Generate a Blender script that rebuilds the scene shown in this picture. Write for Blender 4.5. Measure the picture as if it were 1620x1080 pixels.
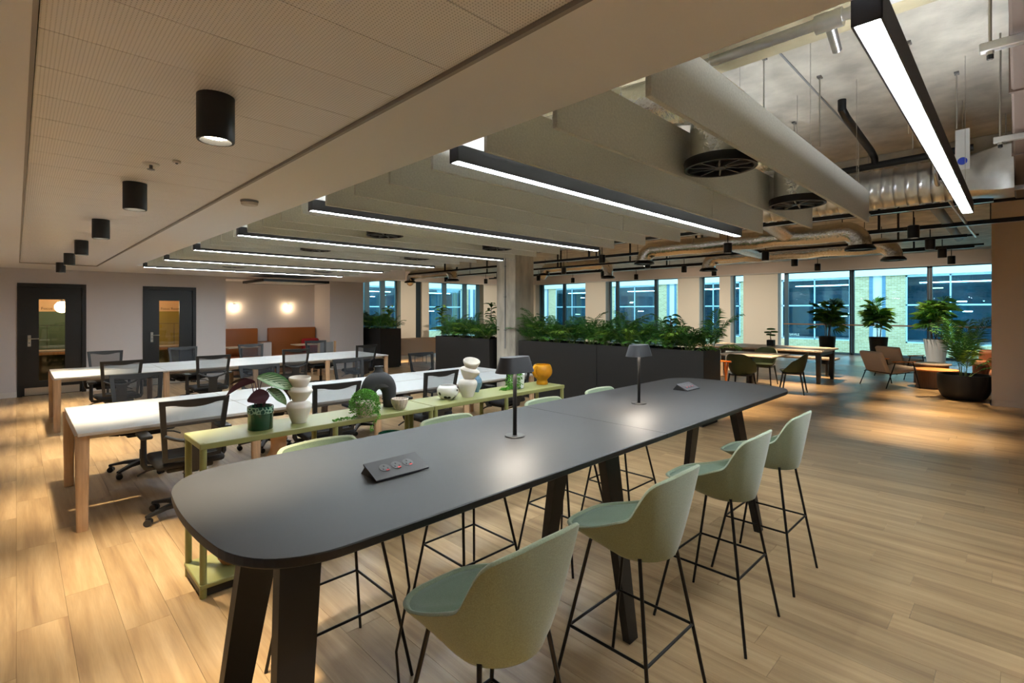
import bpy, bmesh, math, random
from mathutils import Vector, Matrix, Euler
R = math.radians
PI = math.pi
rnd = random.Random(7)
scene = bpy.context.scene
for o in list(bpy.data.objects):
    bpy.data.objects.remove(o)
col = scene.collection

# ------------------------------------------------------------------ camera
cam_d = bpy.data.cameras.new('camera')
cam = bpy.data.objects.new('camera', cam_d)
col.objects.link(cam)
F_PX, CX, HY, EYE = 793.0, 810.0, 490.5, 1.65
cam_d.sensor_width = 36.0
cam_d.lens = F_PX / 1620.0 * 36.0
cam_d.shift_y = -(540.0 - HY) / 1620.0
cam_d.clip_start = 0.02
cam_d.clip_end = 200
YAW = math.atan2(0.70310564, 0.7110854)
cam.location = (0, 0, EYE)
cam.rotation_euler = (R(90), 0, -YAW)
scene.camera = cam

# ------------------------------------------------------------------ world, exposure
world = bpy.data.worlds.new('overcast_sky')
scene.world = world
world.use_nodes = True
bg = world.node_tree.nodes['Background']
bg.inputs[0].default_value = (0.60, 0.86, 1.0, 1)
bg.inputs[1].default_value = 2.3
scene.view_settings.view_transform = 'Standard'
scene.view_settings.look = 'None'
scene.view_settings.gamma = 1
scene.view_settings.use_curve_mapping = False
scene.view_settings.exposure = 1.05
LED_POWER = 42.0          # linear pendant diffusers
SPOT_POWER = 500.0        # warm pendants
DOWN_POWER = 260.0        # surface downlights
WARM = (1.0, 0.76, 0.46)
WARM_DOWN = (1.0, 0.82, 0.56)
try:
    scene.cycles.max_bounces = 8
    scene.cycles.diffuse_bounces = 4
    scene.cycles.glossy_bounces = 3
    scene.cycles.transmission_bounces = 6
    scene.cycles.transparent_max_bounces = 12
    scene.cycles.sample_clamp_indirect = 4.0
    scene.cycles.caustics_reflective = False
    scene.cycles.caustics_refractive = False
except Exception:
    pass

# ------------------------------------------------------------------ materials
def hexlin(r, g, b):
    f = lambda c: (c / 255 / 12.92) if c / 255 <= .04045 else ((c / 255 + .055) / 1.055) ** 2.4
    return (f(r), f(g), f(b), 1)

MATS = {}
def mat(name, base, rough=.5, metal=0.0, noise=None, bump=None, spec=None, emit=None, coat=0, sheen=0, trans=0, ior=None):
    """noise=(scale, amount, (sx,sy,sz)) multiplies the colour; bump=(scale, strength, (sx,sy,sz))"""
    m = bpy.data.materials.new(name)
    m.use_nodes = True
    nt = m.node_tree
    b = nt.nodes['Principled BSDF']
    if len(base) == 3: base = (*base, 1)
    b.inputs['Base Color'].default_value = base
    b.inputs['Roughness'].default_value = rough
    b.inputs['Metallic'].default_value = metal
    if spec is not None: b.inputs['Specular IOR Level'].default_value = spec
    if coat: b.inputs['Coat Weight'].default_value = coat
    if sheen: b.inputs['Sheen Weight'].default_value = sheen
    if trans: b.inputs['Transmission Weight'].default_value = trans
    if ior: b.inputs['IOR'].default_value = ior
    if emit:
        b.inputs['Emission Color'].default_value = (*emit[0], 1)
        b.inputs['Emission Strength'].default_value = emit[1]
    tc = None
    def coords(sc):
        nonlocal tc
        if tc is None: tc = nt.nodes.new('ShaderNodeTexCoord')
        mp = nt.nodes.new('ShaderNodeMapping')
        mp.inputs['Scale'].default_value = sc
        nt.links.new(tc.outputs['Object'], mp.inputs[0])
        return mp.outputs[0]
    if noise:
        s, amt, sc = noise
        n = nt.nodes.new('ShaderNodeTexNoise')
        n.inputs['Scale'].default_value = s
        n.inputs['Detail'].default_value = 6
        nt.links.new(coords(sc), n.inputs['Vector'])
        rmp = nt.nodes.new('ShaderNodeMapRange')
        rmp.inputs[1].default_value = .3; rmp.inputs[2].default_value = .7
        rmp.inputs[3].default_value = 1 - amt; rmp.inputs[4].default_value = 1 + amt
        nt.links.new(n.outputs[0], rmp.inputs[0])
        mx = nt.nodes.new('ShaderNodeMix'); mx.data_type = 'RGBA'; mx.blend_type = 'MULTIPLY'
        mx.inputs[0].default_value = 1
        mx.inputs[6].default_value = base
        nt.links.new(rmp.outputs[0], mx.inputs[7])
        nt.links.new(mx.outputs[2], b.inputs['Base Color'])
    if bump:
        s, st, sc = bump
        n = nt.nodes.new('ShaderNodeTexNoise')
        n.inputs['Scale'].default_value = s
        n.inputs['Detail'].default_value = 4
        nt.links.new(coords(sc), n.inputs['Vector'])
        bp = nt.nodes.new('ShaderNodeBump')
        bp.inputs['Strength'].default_value = st
        bp.inputs['Distance'].default_value = .01
        nt.links.new(n.outputs[0], bp.inputs['Height'])
        nt.links.new(bp.outputs[0], b.inputs['Normal'])
    MATS[name] = m
    return m

def emission_mat(name, colr, strength):
    m = bpy.data.materials.new(name); m.use_nodes = True
    nt = m.node_tree; nt.nodes.clear()
    e = nt.nodes.new('ShaderNodeEmission'); o = nt.nodes.new('ShaderNodeOutputMaterial')
    e.inputs[0].default_value = (*colr, 1); e.inputs[1].default_value = strength
    nt.links.new(e.outputs[0], o.inputs[0]); MATS[name] = m
    return m

def glass_mat(name, tint, refl=.12, rough=.02):
    """thin pane: tinted transparency with a fresnel mirror on top"""
    m = bpy.data.materials.new(name); m.use_nodes = True
    nt = m.node_tree; nt.nodes.clear()
    t = nt.nodes.new('ShaderNodeBsdfTransparent'); t.inputs[0].default_value = (*tint, 1)
    g = nt.nodes.new('ShaderNodeBsdfGlossy'); g.inputs['Roughness'].default_value = rough
    f = nt.nodes.new('ShaderNodeFresnel'); f.inputs[0].default_value = 1.45
    ml = nt.nodes.new('ShaderNodeMath'); ml.operation = 'MULTIPLY'; ml.inputs[1].default_value = refl / .04
    ml.use_clamp = True
    x = nt.nodes.new('ShaderNodeMixShader'); o = nt.nodes.new('ShaderNodeOutputMaterial')
    nt.links.new(f.outputs[0], ml.inputs[0]); nt.links.new(ml.outputs[0], x.inputs[0])
    nt.links.new(t.outputs[0], x.inputs[1]); nt.links.new(g.outputs[0], x.inputs[2]); nt.links.new(x.outputs[0], o.inputs[0])
    MATS[name] = m
    return m

def mesh_fabric(name, colr, alpha):
    m = bpy.data.materials.new(name); m.use_nodes = True
    nt = m.node_tree; nt.nodes.clear()
    t = nt.nodes.new('ShaderNodeBsdfTransparent'); d = nt.nodes.new('ShaderNodeBsdfDiffuse')
    d.inputs[0].default_value = (*colr, 1)
    x = nt.nodes.new('ShaderNodeMixShader'); x.inputs[0].default_value = alpha
    o = nt.nodes.new('ShaderNodeOutputMaterial')
    nt.links.new(t.outputs[0], x.inputs[1]); nt.links.new(d.outputs[0], x.inputs[2]); nt.links.new(x.outputs[0], o.inputs[0])
    MATS[name] = m
    return m

def plank_mat():
    m = bpy.data.materials.new('oak_plank'); m.use_nodes = True
    nt = m.node_tree; b = nt.nodes['Principled BSDF']
    N = nt.nodes.new; L = nt.links.new
    geo = N('ShaderNodeNewGeometry'); oi = N('ShaderNodeObjectInfo')
    add = N('ShaderNodeMath'); add.operation = 'ADD'; L(geo.outputs['Random Per Island'], add.inputs[0]); L(oi.outputs['Random'], add.inputs[1])
    fr = N('ShaderNodeMath'); fr.operation = 'FRACT'; L(add.outputs[0], fr.inputs[0])
    off = N('ShaderNodeVectorMath'); off.operation = 'SCALE'; L(fr.outputs[0], off.inputs['Scale']); off.inputs[0].default_value = (37, 91, 13)
    pos = N('ShaderNodeVectorMath'); pos.operation = 'ADD'; L(geo.outputs['Position'], pos.inputs[0]); L(off.outputs[0], pos.inputs[1])
    mp = N('ShaderNodeMapping'); mp.inputs['Scale'].default_value = (9, .55, 1); L(pos.outputs[0], mp.inputs[0])
    n1 = N('ShaderNodeTexNoise'); n1.inputs['Scale'].default_value = 1.6; n1.inputs['Detail'].default_value = 8; n1.inputs['Distortion'].default_value = .6; L(mp.outputs[0], n1.inputs['Vector'])
    mp2 = N('ShaderNodeMapping'); mp2.inputs['Scale'].default_value = (60, 3.0, 1); L(pos.outputs[0], mp2.inputs[0])
    n2 = N('ShaderNodeTexNoise'); n2.inputs['Scale'].default_value = 2.4; n2.inputs['Detail'].default_value = 5; L(mp2.outputs[0], n2.inputs['Vector'])
    cr = N('ShaderNodeValToRGB')
    cr.color_ramp.elements[0].position = .30; cr.color_ramp.elements[0].color = hexlin(142, 114, 83)
    cr.color_ramp.elements[1].position = .66; cr.color_ramp.elements[1].color = hexlin(180, 153, 116)
    e = cr.color_ramp.elements.new(.48); e.color = hexlin(165, 137, 100)
    L(n1.outputs[0], cr.inputs[0])
    r2 = N('ShaderNodeMapRange'); r2.inputs[1].default_value = .25; r2.inputs[2].default_value = .75; r2.inputs[3].default_value = .9; r2.inputs[4].default_value = 1.06
    L(n2.outputs[0], r2.inputs[0])
    r3 = N('ShaderNodeMapRange'); r3.inputs[3].default_value = .84; r3.inputs[4].default_value = 1.10; L(fr.outputs[0], r3.inputs[0])
    ml = N('ShaderNodeMath'); ml.operation = 'MULTIPLY'; L(r2.outputs[0], ml.inputs[0]); L(r3.outputs[0], ml.inputs[1])
    mx = N('ShaderNodeMix'); mx.data_type = 'RGBA'; mx.blend_type = 'MULTIPLY'; mx.inputs[0].default_value = 1
    L(cr.outputs[0], mx.inputs[6]); L(ml.outputs[0], mx.inputs[7]); L(mx.outputs[2], b.inputs['Base Color'])
    b.inputs['Roughness'].default_value = .34
    b.inputs['Specular IOR Level'].default_value = .4
    bp = N('ShaderNodeBump'); bp.inputs['Strength'].default_value = .08; bp.inputs['Distance'].default_value = .004
    L(n2.outputs[0], bp.inputs['Height']); L(bp.outputs[0], b.inputs['Normal'])
    MATS['oak_plank'] = m
    return m

def brick_mat(name, c1, c2, mortar, scale=1.0):
    m = bpy.data.materials.new(name); m.use_nodes = True
    nt = m.node_tree; b = nt.nodes['Principled BSDF']
    N = nt.nodes.new; L = nt.links.new
    geo = N('ShaderNodeNewGeometry'); sp = N('ShaderNodeSeparateXYZ'); L(geo.outputs['Position'], sp.inputs[0])
    ad = N('ShaderNodeMath'); L(sp.outputs[0], ad.inputs[0]); L(sp.outputs[1], ad.inputs[1])
    cb = N('ShaderNodeCombineXYZ'); L(ad.outputs[0], cb.inputs[0]); L(sp.outputs[2], cb.inputs[1])
    br = N('ShaderNodeTexBrick'); L(cb.outputs[0], br.inputs['Vector'])
    br.inputs['Color1'].default_value = c1; br.inputs['Color2'].default_value = c2; br.inputs['Mortar'].default_value = mortar
    br.inputs['Scale'].default_value = scale; br.inputs['Brick Width'].default_value = .23; br.inputs['Row Height'].default_value = .085
    br.inputs['Mortar Size'].default_value = .008
    L(br.outputs[0], b.inputs['Base Color']); b.inputs['Roughness'].default_value = .9
    MATS[name] = m
    return m

def leaf_stripe_mat():
    m = bpy.data.materials.new('calathea_leaf_top'); m.use_nodes = True
    nt = m.node_tree; b = nt.nodes['Principled BSDF']
    N = nt.nodes.new; L = nt.links.new
    uv = N('ShaderNodeUVMap'); uv.uv_map = 'UVMap'
    sp = N('ShaderNodeSeparateXYZ'); L(uv.outputs[0], sp.inputs[0])
    ab = N('ShaderNodeMath'); ab.operation = 'SUBTRACT'; L(sp.outputs[0], ab.inputs[0]); ab.inputs[1].default_value = .5
    aa = N('ShaderNodeMath'); aa.operation = 'ABSOLUTE'; L(ab.outputs[0], aa.inputs[0])
    sl = N('ShaderNodeMath'); sl.operation = 'MULTIPLY_ADD'; L(aa.outputs[0], sl.inputs[0]); sl.inputs[1].default_value = -1.1
    L(sp.outputs[1], sl.inputs[2])
    ms = N('ShaderNodeMath'); ms.operation = 'MULTIPLY'; L(sl.outputs[0], ms.inputs[0]); ms.inputs[1].default_value = 44
    sn = N('ShaderNodeMath'); sn.operation = 'SINE'; L(ms.outputs[0], sn.inputs[0])
    rr = N('ShaderNodeValToRGB'); L(sn.outputs[0], rr.inputs[0])
    rr.color_ramp.elements[0].position = .0; rr.color_ramp.elements[0].color = hexlin(58, 98, 50)
    rr.color_ramp.elements[1].position = .85; rr.color_ramp.elements[1].color = hexlin(196, 214, 170)
    ed = N('ShaderNodeMapRange'); L(aa.outputs[0], ed.inputs[0]); ed.inputs[1].default_value = .30; ed.inputs[2].default_value = .40
    mx = N('ShaderNodeMix'); mx.data_type = 'RGBA'; L(ed.outputs[0], mx.inputs[0])
    L(rr.outputs[0], mx.inputs[6]); mx.inputs[7].default_value = hexlin(70, 120, 58)
    L(mx.outputs[2], b.inputs['Base Color']); b.inputs['Roughness'].default_value = .4
    MATS['calathea_leaf_top'] = m
    return m

def spots_mat():
    m = bpy.data.materials.new('spotted_glaze'); m.use_nodes = True
    nt = m.node_tree; b = nt.nodes['Principled BSDF']
    N = nt.nodes.new; L = nt.links.new
    tc = N('ShaderNodeTexCoord'); v = N('ShaderNodeTexVoronoi'); v.inputs['Scale'].default_value = 17; L(tc.outputs['Object'], v.inputs['Vector'])
    rr = N('ShaderNodeValToRGB'); L(v.outputs['Distance'], rr.inputs[0]); rr.color_ramp.interpolation = 'CONSTANT'
    rr.color_ramp.elements[0].color = (.012, .012, .012, 1); rr.color_ramp.elements[1].position = .27; rr.color_ramp.elements[1].color = (.78, .76, .72, 1)
    L(rr.outputs[0], b.inputs['Base Color']); b.inputs['Roughness'].default_value = .25
    MATS['spotted_glaze'] = m

def band_mat():
    m = bpy.data.materials.new('relief_glaze'); m.use_nodes = True
    nt = m.node_tree; b = nt.nodes['Principled BSDF']
    N = nt.nodes.new; L = nt.links.new
    tc = N('ShaderNodeTexCoord'); v = N('ShaderNodeTexVoronoi'); v.inputs['Scale'].default_value = 42; v.feature = 'DISTANCE_TO_EDGE'; L(tc.outputs['Object'], v.inputs['Vector'])
    rr = N('ShaderNodeValToRGB'); L(v.outputs['Distance'], rr.inputs[0])
    rr.color_ramp.elements[0].color = hexlin(150, 190, 165); rr.color_ramp.elements[1].position = .16; rr.color_ramp.elements[1].color = hexlin(28, 70, 58)
    L(rr.outputs[0], b.inputs['Base Color']); b.inputs['Roughness'].default_value = .2
    bp = N('ShaderNodeBump'); bp.invert = True; bp.inputs['Strength'].default_value = .5; bp.inputs['Distance'].default_value = .004; L(v.outputs['Distance'], bp.inputs['Height']); L(bp.outputs[0], b.inputs['Normal'])
    MATS['relief_glaze'] = m

def perforated_mat():
    m = bpy.data.materials.new('perforated_panel'); m.use_nodes = True
    nt = m.node_tree; b = nt.nodes['Principled BSDF']
    N = nt.nodes.new; L = nt.links.new
    geo = N('ShaderNodeNewGeometry')
    mp = N('ShaderNodeMapping'); mp.inputs['Scale'].default_value = (95, 95, 95); L(geo.outputs['Position'], mp.inputs[0])
    sp = N('ShaderNodeSeparateXYZ'); L(mp.outputs[0], sp.inputs[0])
    def tri(sock):
        f = N('ShaderNodeMath'); f.operation = 'FRACT'; L(sock, f.inputs[0])
        s = N('ShaderNodeMath'); s.operation = 'SUBTRACT'; L(f.outputs[0], s.inputs[0]); s.inputs[1].default_value = .5
        p = N('ShaderNodeMath'); p.operation = 'MULTIPLY'; L(s.outputs[0], p.inputs[0]); L(s.outputs[0], p.inputs[1])
        return p.outputs[0]
    a = N('ShaderNodeMath'); L(tri(sp.outputs[0]), a.inputs[0]); L(tri(sp.outputs[1]), a.inputs[1])
    lt = N('ShaderNodeMath'); lt.operation = 'LESS_THAN'; L(a.outputs[0], lt.inputs[0]); lt.inputs[1].default_value = .035
    mx = N('ShaderNodeMix'); mx.data_type = 'RGBA'; L(lt.outputs[0], mx.inputs[0])
    mx.inputs[6].default_value = hexlin(244, 240, 238); mx.inputs[7].default_value = hexlin(172, 168, 164)
    L(mx.outputs[2], b.inputs['Base Color']); b.inputs['Roughness'].default_value = .38
    MATS['perforated_panel'] = m

plank_mat(); leaf_stripe_mat(); spots_mat(); band_mat(); perforated_mat()
brick_mat('pale_brick', hexlin(196, 184, 146), hexlin(170, 158, 122), hexlin(206, 200, 182))
U1 = (1, 1, 1)
mat('floor_base', hexlin(70, 52, 36), .8)
mat('stone_floor', hexlin(176, 180, 182), .25, noise=(3, .06, U1))
mat('white_ceiling', hexlin(238, 236, 236), .8)
mat('trim_white', hexlin(205, 198, 190), .6)
mat('trim_grey', hexlin(150, 142, 134), .5)
mat('wall_paint', hexlin(206, 200, 200), .75)
mat('wall_taupe', hexlin(204, 188, 174), .75)
mat('wall_cream', hexlin(240, 232, 216), .75)
mat('reveal_white', hexlin(236, 238, 238), .6)
mat('baseboard_paint', hexlin(215, 210, 205), .5)
mat('concrete', hexlin(194, 188, 176), .9, noise=(3.5, .24, U1), bump=(16, .5, U1))
mat('concrete_column', hexlin(176, 170, 158), .9, noise=(3.0, .35, (1.5, 1.5, .5)), bump=(10, .5, (1, 1, .4)))
mat('concrete_beam', hexlin(176, 164, 132), .9, noise=(3, .25, U1), bump=(12, .4, U1))
mat('black_paint', hexlin(30, 30, 31), .45)
mat('black_metal', hexlin(18, 18, 19), .4, .3)
mat('black_door', hexlin(16, 16, 16), .4)
mat('steel', hexlin(190, 186, 178), .3, .95)
mat('dark_steel', hexlin(120, 120, 120), .35, .9)
mat('felt', hexlin(212, 212, 204), .95, noise=(90, .10, U1))
mat('led_housing', hexlin(52, 52, 56), .5)
emission_mat('led_diffuser', (.86, .95, 1.0), LED_POWER)
emission_mat('led_uplight', (.90, .96, 1.0), LED_POWER * .62)
mat('galvanised', hexlin(226, 228, 230), .3, 1.0, noise=(8, .12, U1))
mat('foil', hexlin(228, 228, 226), .15, 1.0, bump=(26, .9, U1))
mat('grey_pipe', hexlin(130, 132, 134), .5)
mat('table_black', hexlin(30, 30, 31), .48, noise=(9, .07, U1), spec=.35)
mat('table_edge', hexlin(25, 25, 26), .4)
mat('sage_fabric', hexlin(138, 149, 122), .95, noise=(260, .16, U1), sheen=.3)
mat('sage_fabric_shaded', hexlin(114, 132, 108), .95, noise=(260, .14, U1), sheen=.3)  # same fabric as the shell, with the inner shade put into the colour
mat('desk_white', hexlin(180, 182, 182), .4)
mat('desk_edge', hexlin(190, 184, 176), .5)
mat('oak', hexlin(188, 154, 120), .5, noise=(6, .16, (8, 8, .7)))
mat('chair_black', hexlin(25, 25, 26), .5)
mat('seat_black', hexlin(28, 28, 30), .9)
mesh_fabric('chair_mesh', (.06, .063, .07), .55)
mat('caster', hexlin(40, 40, 42), .35)
mat('green_steel', hexlin(136, 138, 86), .42)
mat('planter_black', hexlin(20, 18, 17), .55)
mat('soil', hexlin(40, 28, 20), 1)
mat('palm_leaf', hexlin(76, 128, 46), .45, noise=(5, .35, U1))
mat('palm_leaf_dark', hexlin(52, 104, 42), .45, noise=(5, .35, U1))
mat('palm_leaf_light', hexlin(118, 160, 58), .45, noise=(5, .3, U1))
mat('palm_stem', hexlin(100, 120, 60), .6)
mat('leaf_purple', hexlin(62, 22, 34), .5)
mat('leaf_bright', hexlin(92, 158, 48), .5, noise=(30, .4, U1))
mat('green_glaze', hexlin(24, 74, 54), .12, coat=.6)
mat('white_ceramic', hexlin(226, 219, 208), .65, noise=(20, .04, U1))
mat('white_pot', hexlin(232, 232, 230), .4)
mat('black_ceramic', hexlin(52, 52, 54), .75)
mat('speckled', hexlin(206, 192, 178), .6, noise=(60, .35, (1, 1, .25)))
mat('blue_ceramic', hexlin(98, 132, 158), .35)
mat('amber_glass', hexlin(240, 168, 40), .08, trans=.45, ior=1.3, noise=(14, .2, U1))
mat('teal_glass', hexlin(40, 132, 112), .05, trans=.7, ior=1.3)
mat('terracotta', hexlin(176, 128, 92), .85)
mat('peach_ceramic', hexlin(206, 164, 126), .8)
mat('orange_leather', hexlin(146, 80, 22), .5)
mat('orange_side', hexlin(206, 112, 40), .55)
mat('red_fabric', hexlin(150, 22, 28), .9)
mat('sofa_beige', hexlin(190, 170, 150), .9, noise=(150, .08, U1))
mat('lounge_fabric', hexlin(182, 168, 158), .9, noise=(150, .08, U1))
mat('sofa_brown', hexlin(150, 92, 62), .6)
mat('velvet_green', hexlin(38, 56, 28), .6, sheen=.1)
mat('table_oak_grey', hexlin(186, 168, 150), .4, noise=(5, .12, (.6, 8, 1)))
mat('walnut', hexlin(112, 76, 50), .5, noise=(6, .2, (8, 8, .6)))
mat('cherry', hexlin(206, 130, 58), .5, noise=(6, .12, (8, 8, .6)))
mat('orange_wood', hexlin(222, 118, 44), .45)
mat('teal_fabric', hexlin(74, 118, 132), .9)
mat('window_frame', hexlin(78, 118, 138), .4)
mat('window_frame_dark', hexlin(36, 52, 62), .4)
mat('rail_wood', hexlin(150, 112, 82), .5)
glass_mat('window_glass', (.80, .95, .97), .05)
glass_mat('door_glass', (.92, .92, .88), .06)
glass_mat('facade_glass', (.42, .62, .70), .08)
mat('facade_white', hexlin(222, 226, 226), .6)
mat('facade_frame', hexlin(170, 206, 226), .4)
mat('facade_frame_blue', hexlin(92, 132, 162), .4)
mat('facade_inside', hexlin(120, 156, 176), .9, noise=(.6, .35, U1))
mat('pavement', hexlin(176, 190, 188), .7, noise=(1.5, .08, U1))
emission_mat('warm_lamp', (1.0, .82, .5), 5.0)
emission_mat('cool_lamp', (.8, .97, 1.0), 22.0)
mat('room_peach', hexlin(226, 196, 160), .8)
mat('room_green', hexlin(74, 100, 84), .8)
mat('room_olive', hexlin(142, 132, 52), .8)
emission_mat('globe_glow', (1.0, .74, .44), 15.0)
mat('duct_wrap_floor_tint', hexlin(84, 66, 54), .6, .2)  # brown reflection of the floor is put into this base colour
emission_mat('spot_glow', (1.0, .86, .62), 18.0)
emission_mat('lamp_led', (1.0, .86, .70), 90.0)
mat('socket_grey', hexlin(78, 78, 82), .5)
mat('red_switch', hexlin(226, 60, 62), .4)
mat('tag_white', hexlin(228, 228, 226), .5)
mat('tag_blue', hexlin(40, 70, 190), .4)
mat('ink', hexlin(60, 44, 36), .8)
mat('sign_white', hexlin(222, 232, 226), .6)
mat('red_paint', hexlin(170, 40, 40), .5)

# ------------------------------------------------------------------ mesh builder
class MB:
    def __init__(s):
        s.v = []; s.f = []; s.mi = []; s.uv = None
    def add(s, vs, fs, mi=0):
        b = len(s.v); s.v.extend([tuple(p) for p in vs])
        for f in fs:
            s.f.append(tuple(i + b for i in f)); s.mi.append(mi)
        return s
    def xf(s, M, start=0):
        s.v = s.v[:start] + [tuple(M @ Vector(p)) for p in s.v[start:]]
        return s
    def box(s, x0, x1, y0, y1, z0, z1, mi=0):
        vs = [(x0, y0, z0), (x1, y0, z0), (x1, y1, z0), (x0, y1, z0), (x0, y0, z1), (x1, y0, z1), (x1, y1, z1), (x0, y1, z1)]
        return s.add(vs, [(0, 3, 2, 1), (4, 5, 6, 7), (0, 1, 5, 4), (1, 2, 6, 5), (2, 3, 7, 6), (3, 0, 4, 7)], mi)
    def rbox(s, x0, x1, y0, y1, z0, z1, b=.01, seg=1, mi=0):
        bm = bmesh.new(); bmesh.ops.create_cube(bm, size=1)
        for v in bm.verts:
            v.co = ((x0 + x1) / 2 + v.co.x * (x1 - x0), (y0 + y1) / 2 + v.co.y * (y1 - y0), (z0 + z1) / 2 + v.co.z * (z1 - z0))
        bmesh.ops.bevel(bm, geom=bm.edges[:], offset=b, segments=seg, affect='EDGES', profile=.5)
        bm.verts.ensure_lookup_table()
        bm.verts.index_update()
        s.add([v.co[:] for v in bm.verts], [[v.index for v in f.verts] for f in bm.faces], mi)
        bm.free()
        return s
    def bar(s, p0, p1, w, h, mi=0, up=(0, 0, 1)):
        """rectangular bar from p0 to p1 (w across, h along up)"""
        p0 = Vector(p0); p1 = Vector(p1); d = (p1 - p0).normalized(); u = Vector(up)
        if abs(d.dot(u)) > .98: u = Vector((0, 1, 0))
        sd = d.cross(u).normalized(); u2 = sd.cross(d).normalized()
        vs = []
        for p in (p0, p1):
            for a, b in ((-1, -1), (1, -1), (1, 1), (-1, 1)):
                vs.append(p + sd * a * w / 2 + u2 * b * h / 2)
        return s.add(vs, [(0, 1, 2, 3), (7, 6, 5, 4), (0, 4, 5, 1), (1, 5, 6, 2), (2, 6, 7, 3), (3, 7, 4, 0)], mi)
    def tube(s, pts, r, n=8, caps=True, mi=0, closed=False):
        pts = [Vector(p) for p in pts]; m = len(pts)
        rs = r if isinstance(r, (list, tuple)) else [r] * m
        vs = []; ref = None
        for i, p in enumerate(pts):
            if closed: d = pts[(i + 1) % m] - pts[i - 1]
            elif i == 0: d = pts[1] - p
            elif i == m - 1: d = p - pts[i - 1]
            else: d = (pts[i + 1] - p).normalized() + (p - pts[i - 1]).normalized()
            d.normalize()
            if ref is None:
                ref = Vector((0, 0, 1)) if abs(d.z) < .9 else Vector((1, 0, 0))
            a = d.cross(ref)
            if a.length < 1e-4: a = d.cross(Vector((0, 1, 0)))
            a.normalize(); b = a.cross(d).normalized(); ref = b
            for k in range(n):
                t = 2 * PI * k / n
                vs.append(p + a * math.cos(t) * rs[i] + b * math.sin(t) * rs[i])
        fs = []
        mm = m if closed else m - 1
        for i in range(mm):
            for k in range(n):
                j = (i + 1) % m
                fs.append((i * n + k, j * n + k, j * n + (k + 1) % n, i * n + (k + 1) % n))
        if caps and not closed:
            fs.append(tuple(range(n))); fs.append(tuple(range((m - 1) * n, m * n))[::-1])
        return s.add(vs, fs, mi)
    def cyl(s, p0, p1, r0, r1=None, n=16, caps=True, mi=0):
        return s.tube([p0, p1], [r0, r0 if r1 is None else r1], n, caps, mi)
    def lathe(s, prof, n=24, c=(0, 0, 0), sx=1, sy=1, mi=0, cap0=True, cap1=True, rib=None):
        vs = []; m = len(prof)
        for (r, z) in prof:
            for k in range(n):
                t = 2 * PI * k / n; q = r * (1 + (rib[1] * math.cos(rib[0] * t) if rib else 0))
                vs.append((c[0] + q * sx * math.cos(t), c[1] + q * sy * math.sin(t), c[2] + z))
        fs = []
        for i in range(m - 1):
            for k in range(n):
                fs.append((i * n + k, i * n + (k + 1) % n, (i + 1) * n + (k + 1) % n, (i + 1) * n + k))
        if cap0 and prof[0][0] > 1e-6: fs.append(tuple(range(n))[::-1])
        if cap1 and prof[-1][0] > 1e-6: fs.append(tuple(range((m - 1) * n, m * n)))
        return s.add(vs, fs, mi)
    def prism(s, poly, z0, z1, mi=0):
        n = len(poly)
        vs = [(x, y, z0) for x, y in poly] + [(x, y, z1) for x, y in poly]
        fs = [tuple(range(n))[::-1], tuple(range(n, 2 * n))] + [(i, (i + 1) % n, n + (i + 1) % n, n + i) for i in range(n)]
        return s.add(vs, fs, mi)
    def rings(s, rs, mi=0, cap0=False, cap1=False, flip=False):
        n = len(rs[0]); vs = [p for r in rs for p in r]; fs = []
        for i in range(len(rs) - 1):
            for k in range(n):
                q = (i * n + k, i * n + (k + 1) % n, (i + 1) * n + (k + 1) % n, (i + 1) * n + k)
                fs.append(q[::-1] if flip else q)
        if cap0: fs.append(tuple(range(n)) if flip else tuple(range(n))[::-1])
        if cap1:
            t = tuple(range((len(rs) - 1) * n, len(rs) * n)); fs.append(t[::-1] if flip else t)
        return s.add(vs, fs, mi)
    def mesh(s, name, mats, smooth=None):
        me = bpy.data.meshes.new(name)
        me.from_pydata(s.v, [], s.f)
        for m in (mats if isinstance(mats, (list, tuple)) else [mats]):
            me.materials.append(MATS[m])
        if any(s.mi): me.polygons.foreach_set('material_index', s.mi)
        if s.uv:
            ul = me.uv_layers.new(name='UVMap')
            for lp in me.loops: ul.data[lp.index].uv = s.uv[lp.vertex_index]
        me.update()
        if smooth:
            me.polygons.foreach_set('use_smooth', [True] * len(me.polygons))
            me.set_sharp_from_angle(angle=R(smooth))
        return me
    def build(s, name, mats, parent=None, smooth=None):
        o = bpy.data.objects.new(name, s.mesh(name, mats, smooth))
        col.objects.link(o)
        if parent is not None: o.parent = parent
        return o

def tag(o, label=None, cat=None, group=None, kind=None):
    if label: o['label'] = label
    if cat: o['category'] = cat
    if group: o['group'] = group
    if kind: o['kind'] = kind
    return o
def thing(name, label, cat, loc=(0, 0, 0), rz=0, group=None, kind=None):
    o = bpy.data.objects.new(name, None); col.objects.link(o)
    o.empty_display_size = .1
    o.location = loc; o.rotation_euler = (0, 0, rz)
    return tag(o, label, cat, group, kind)
def inst(name, me, parent=None, loc=(0, 0, 0), rot=(0, 0, 0), sc=(1, 1, 1)):
    o = bpy.data.objects.new(name, me); col.objects.link(o)
    o.location = loc; o.rotation_euler = rot; o.scale = sc
    if parent is not None: o.parent = parent
    return o
def copy_tree(o, parent=None):
    c = o.copy(); col.objects.link(c)
    if parent is not None: c.parent = parent
    for ch in list(o.children): copy_tree(ch, c)
    return c
def light(name, kind, loc, power, color, parent=None, **kw):
    d = bpy.data.lights.new(name, kind); d.energy = power; d.color = color
    for k, v in kw.items(): setattr(d, k, v)
    o = bpy.data.objects.new(name, d); col.objects.link(o); o.location = loc
    if parent is not None: o.parent = parent
    return o
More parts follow.
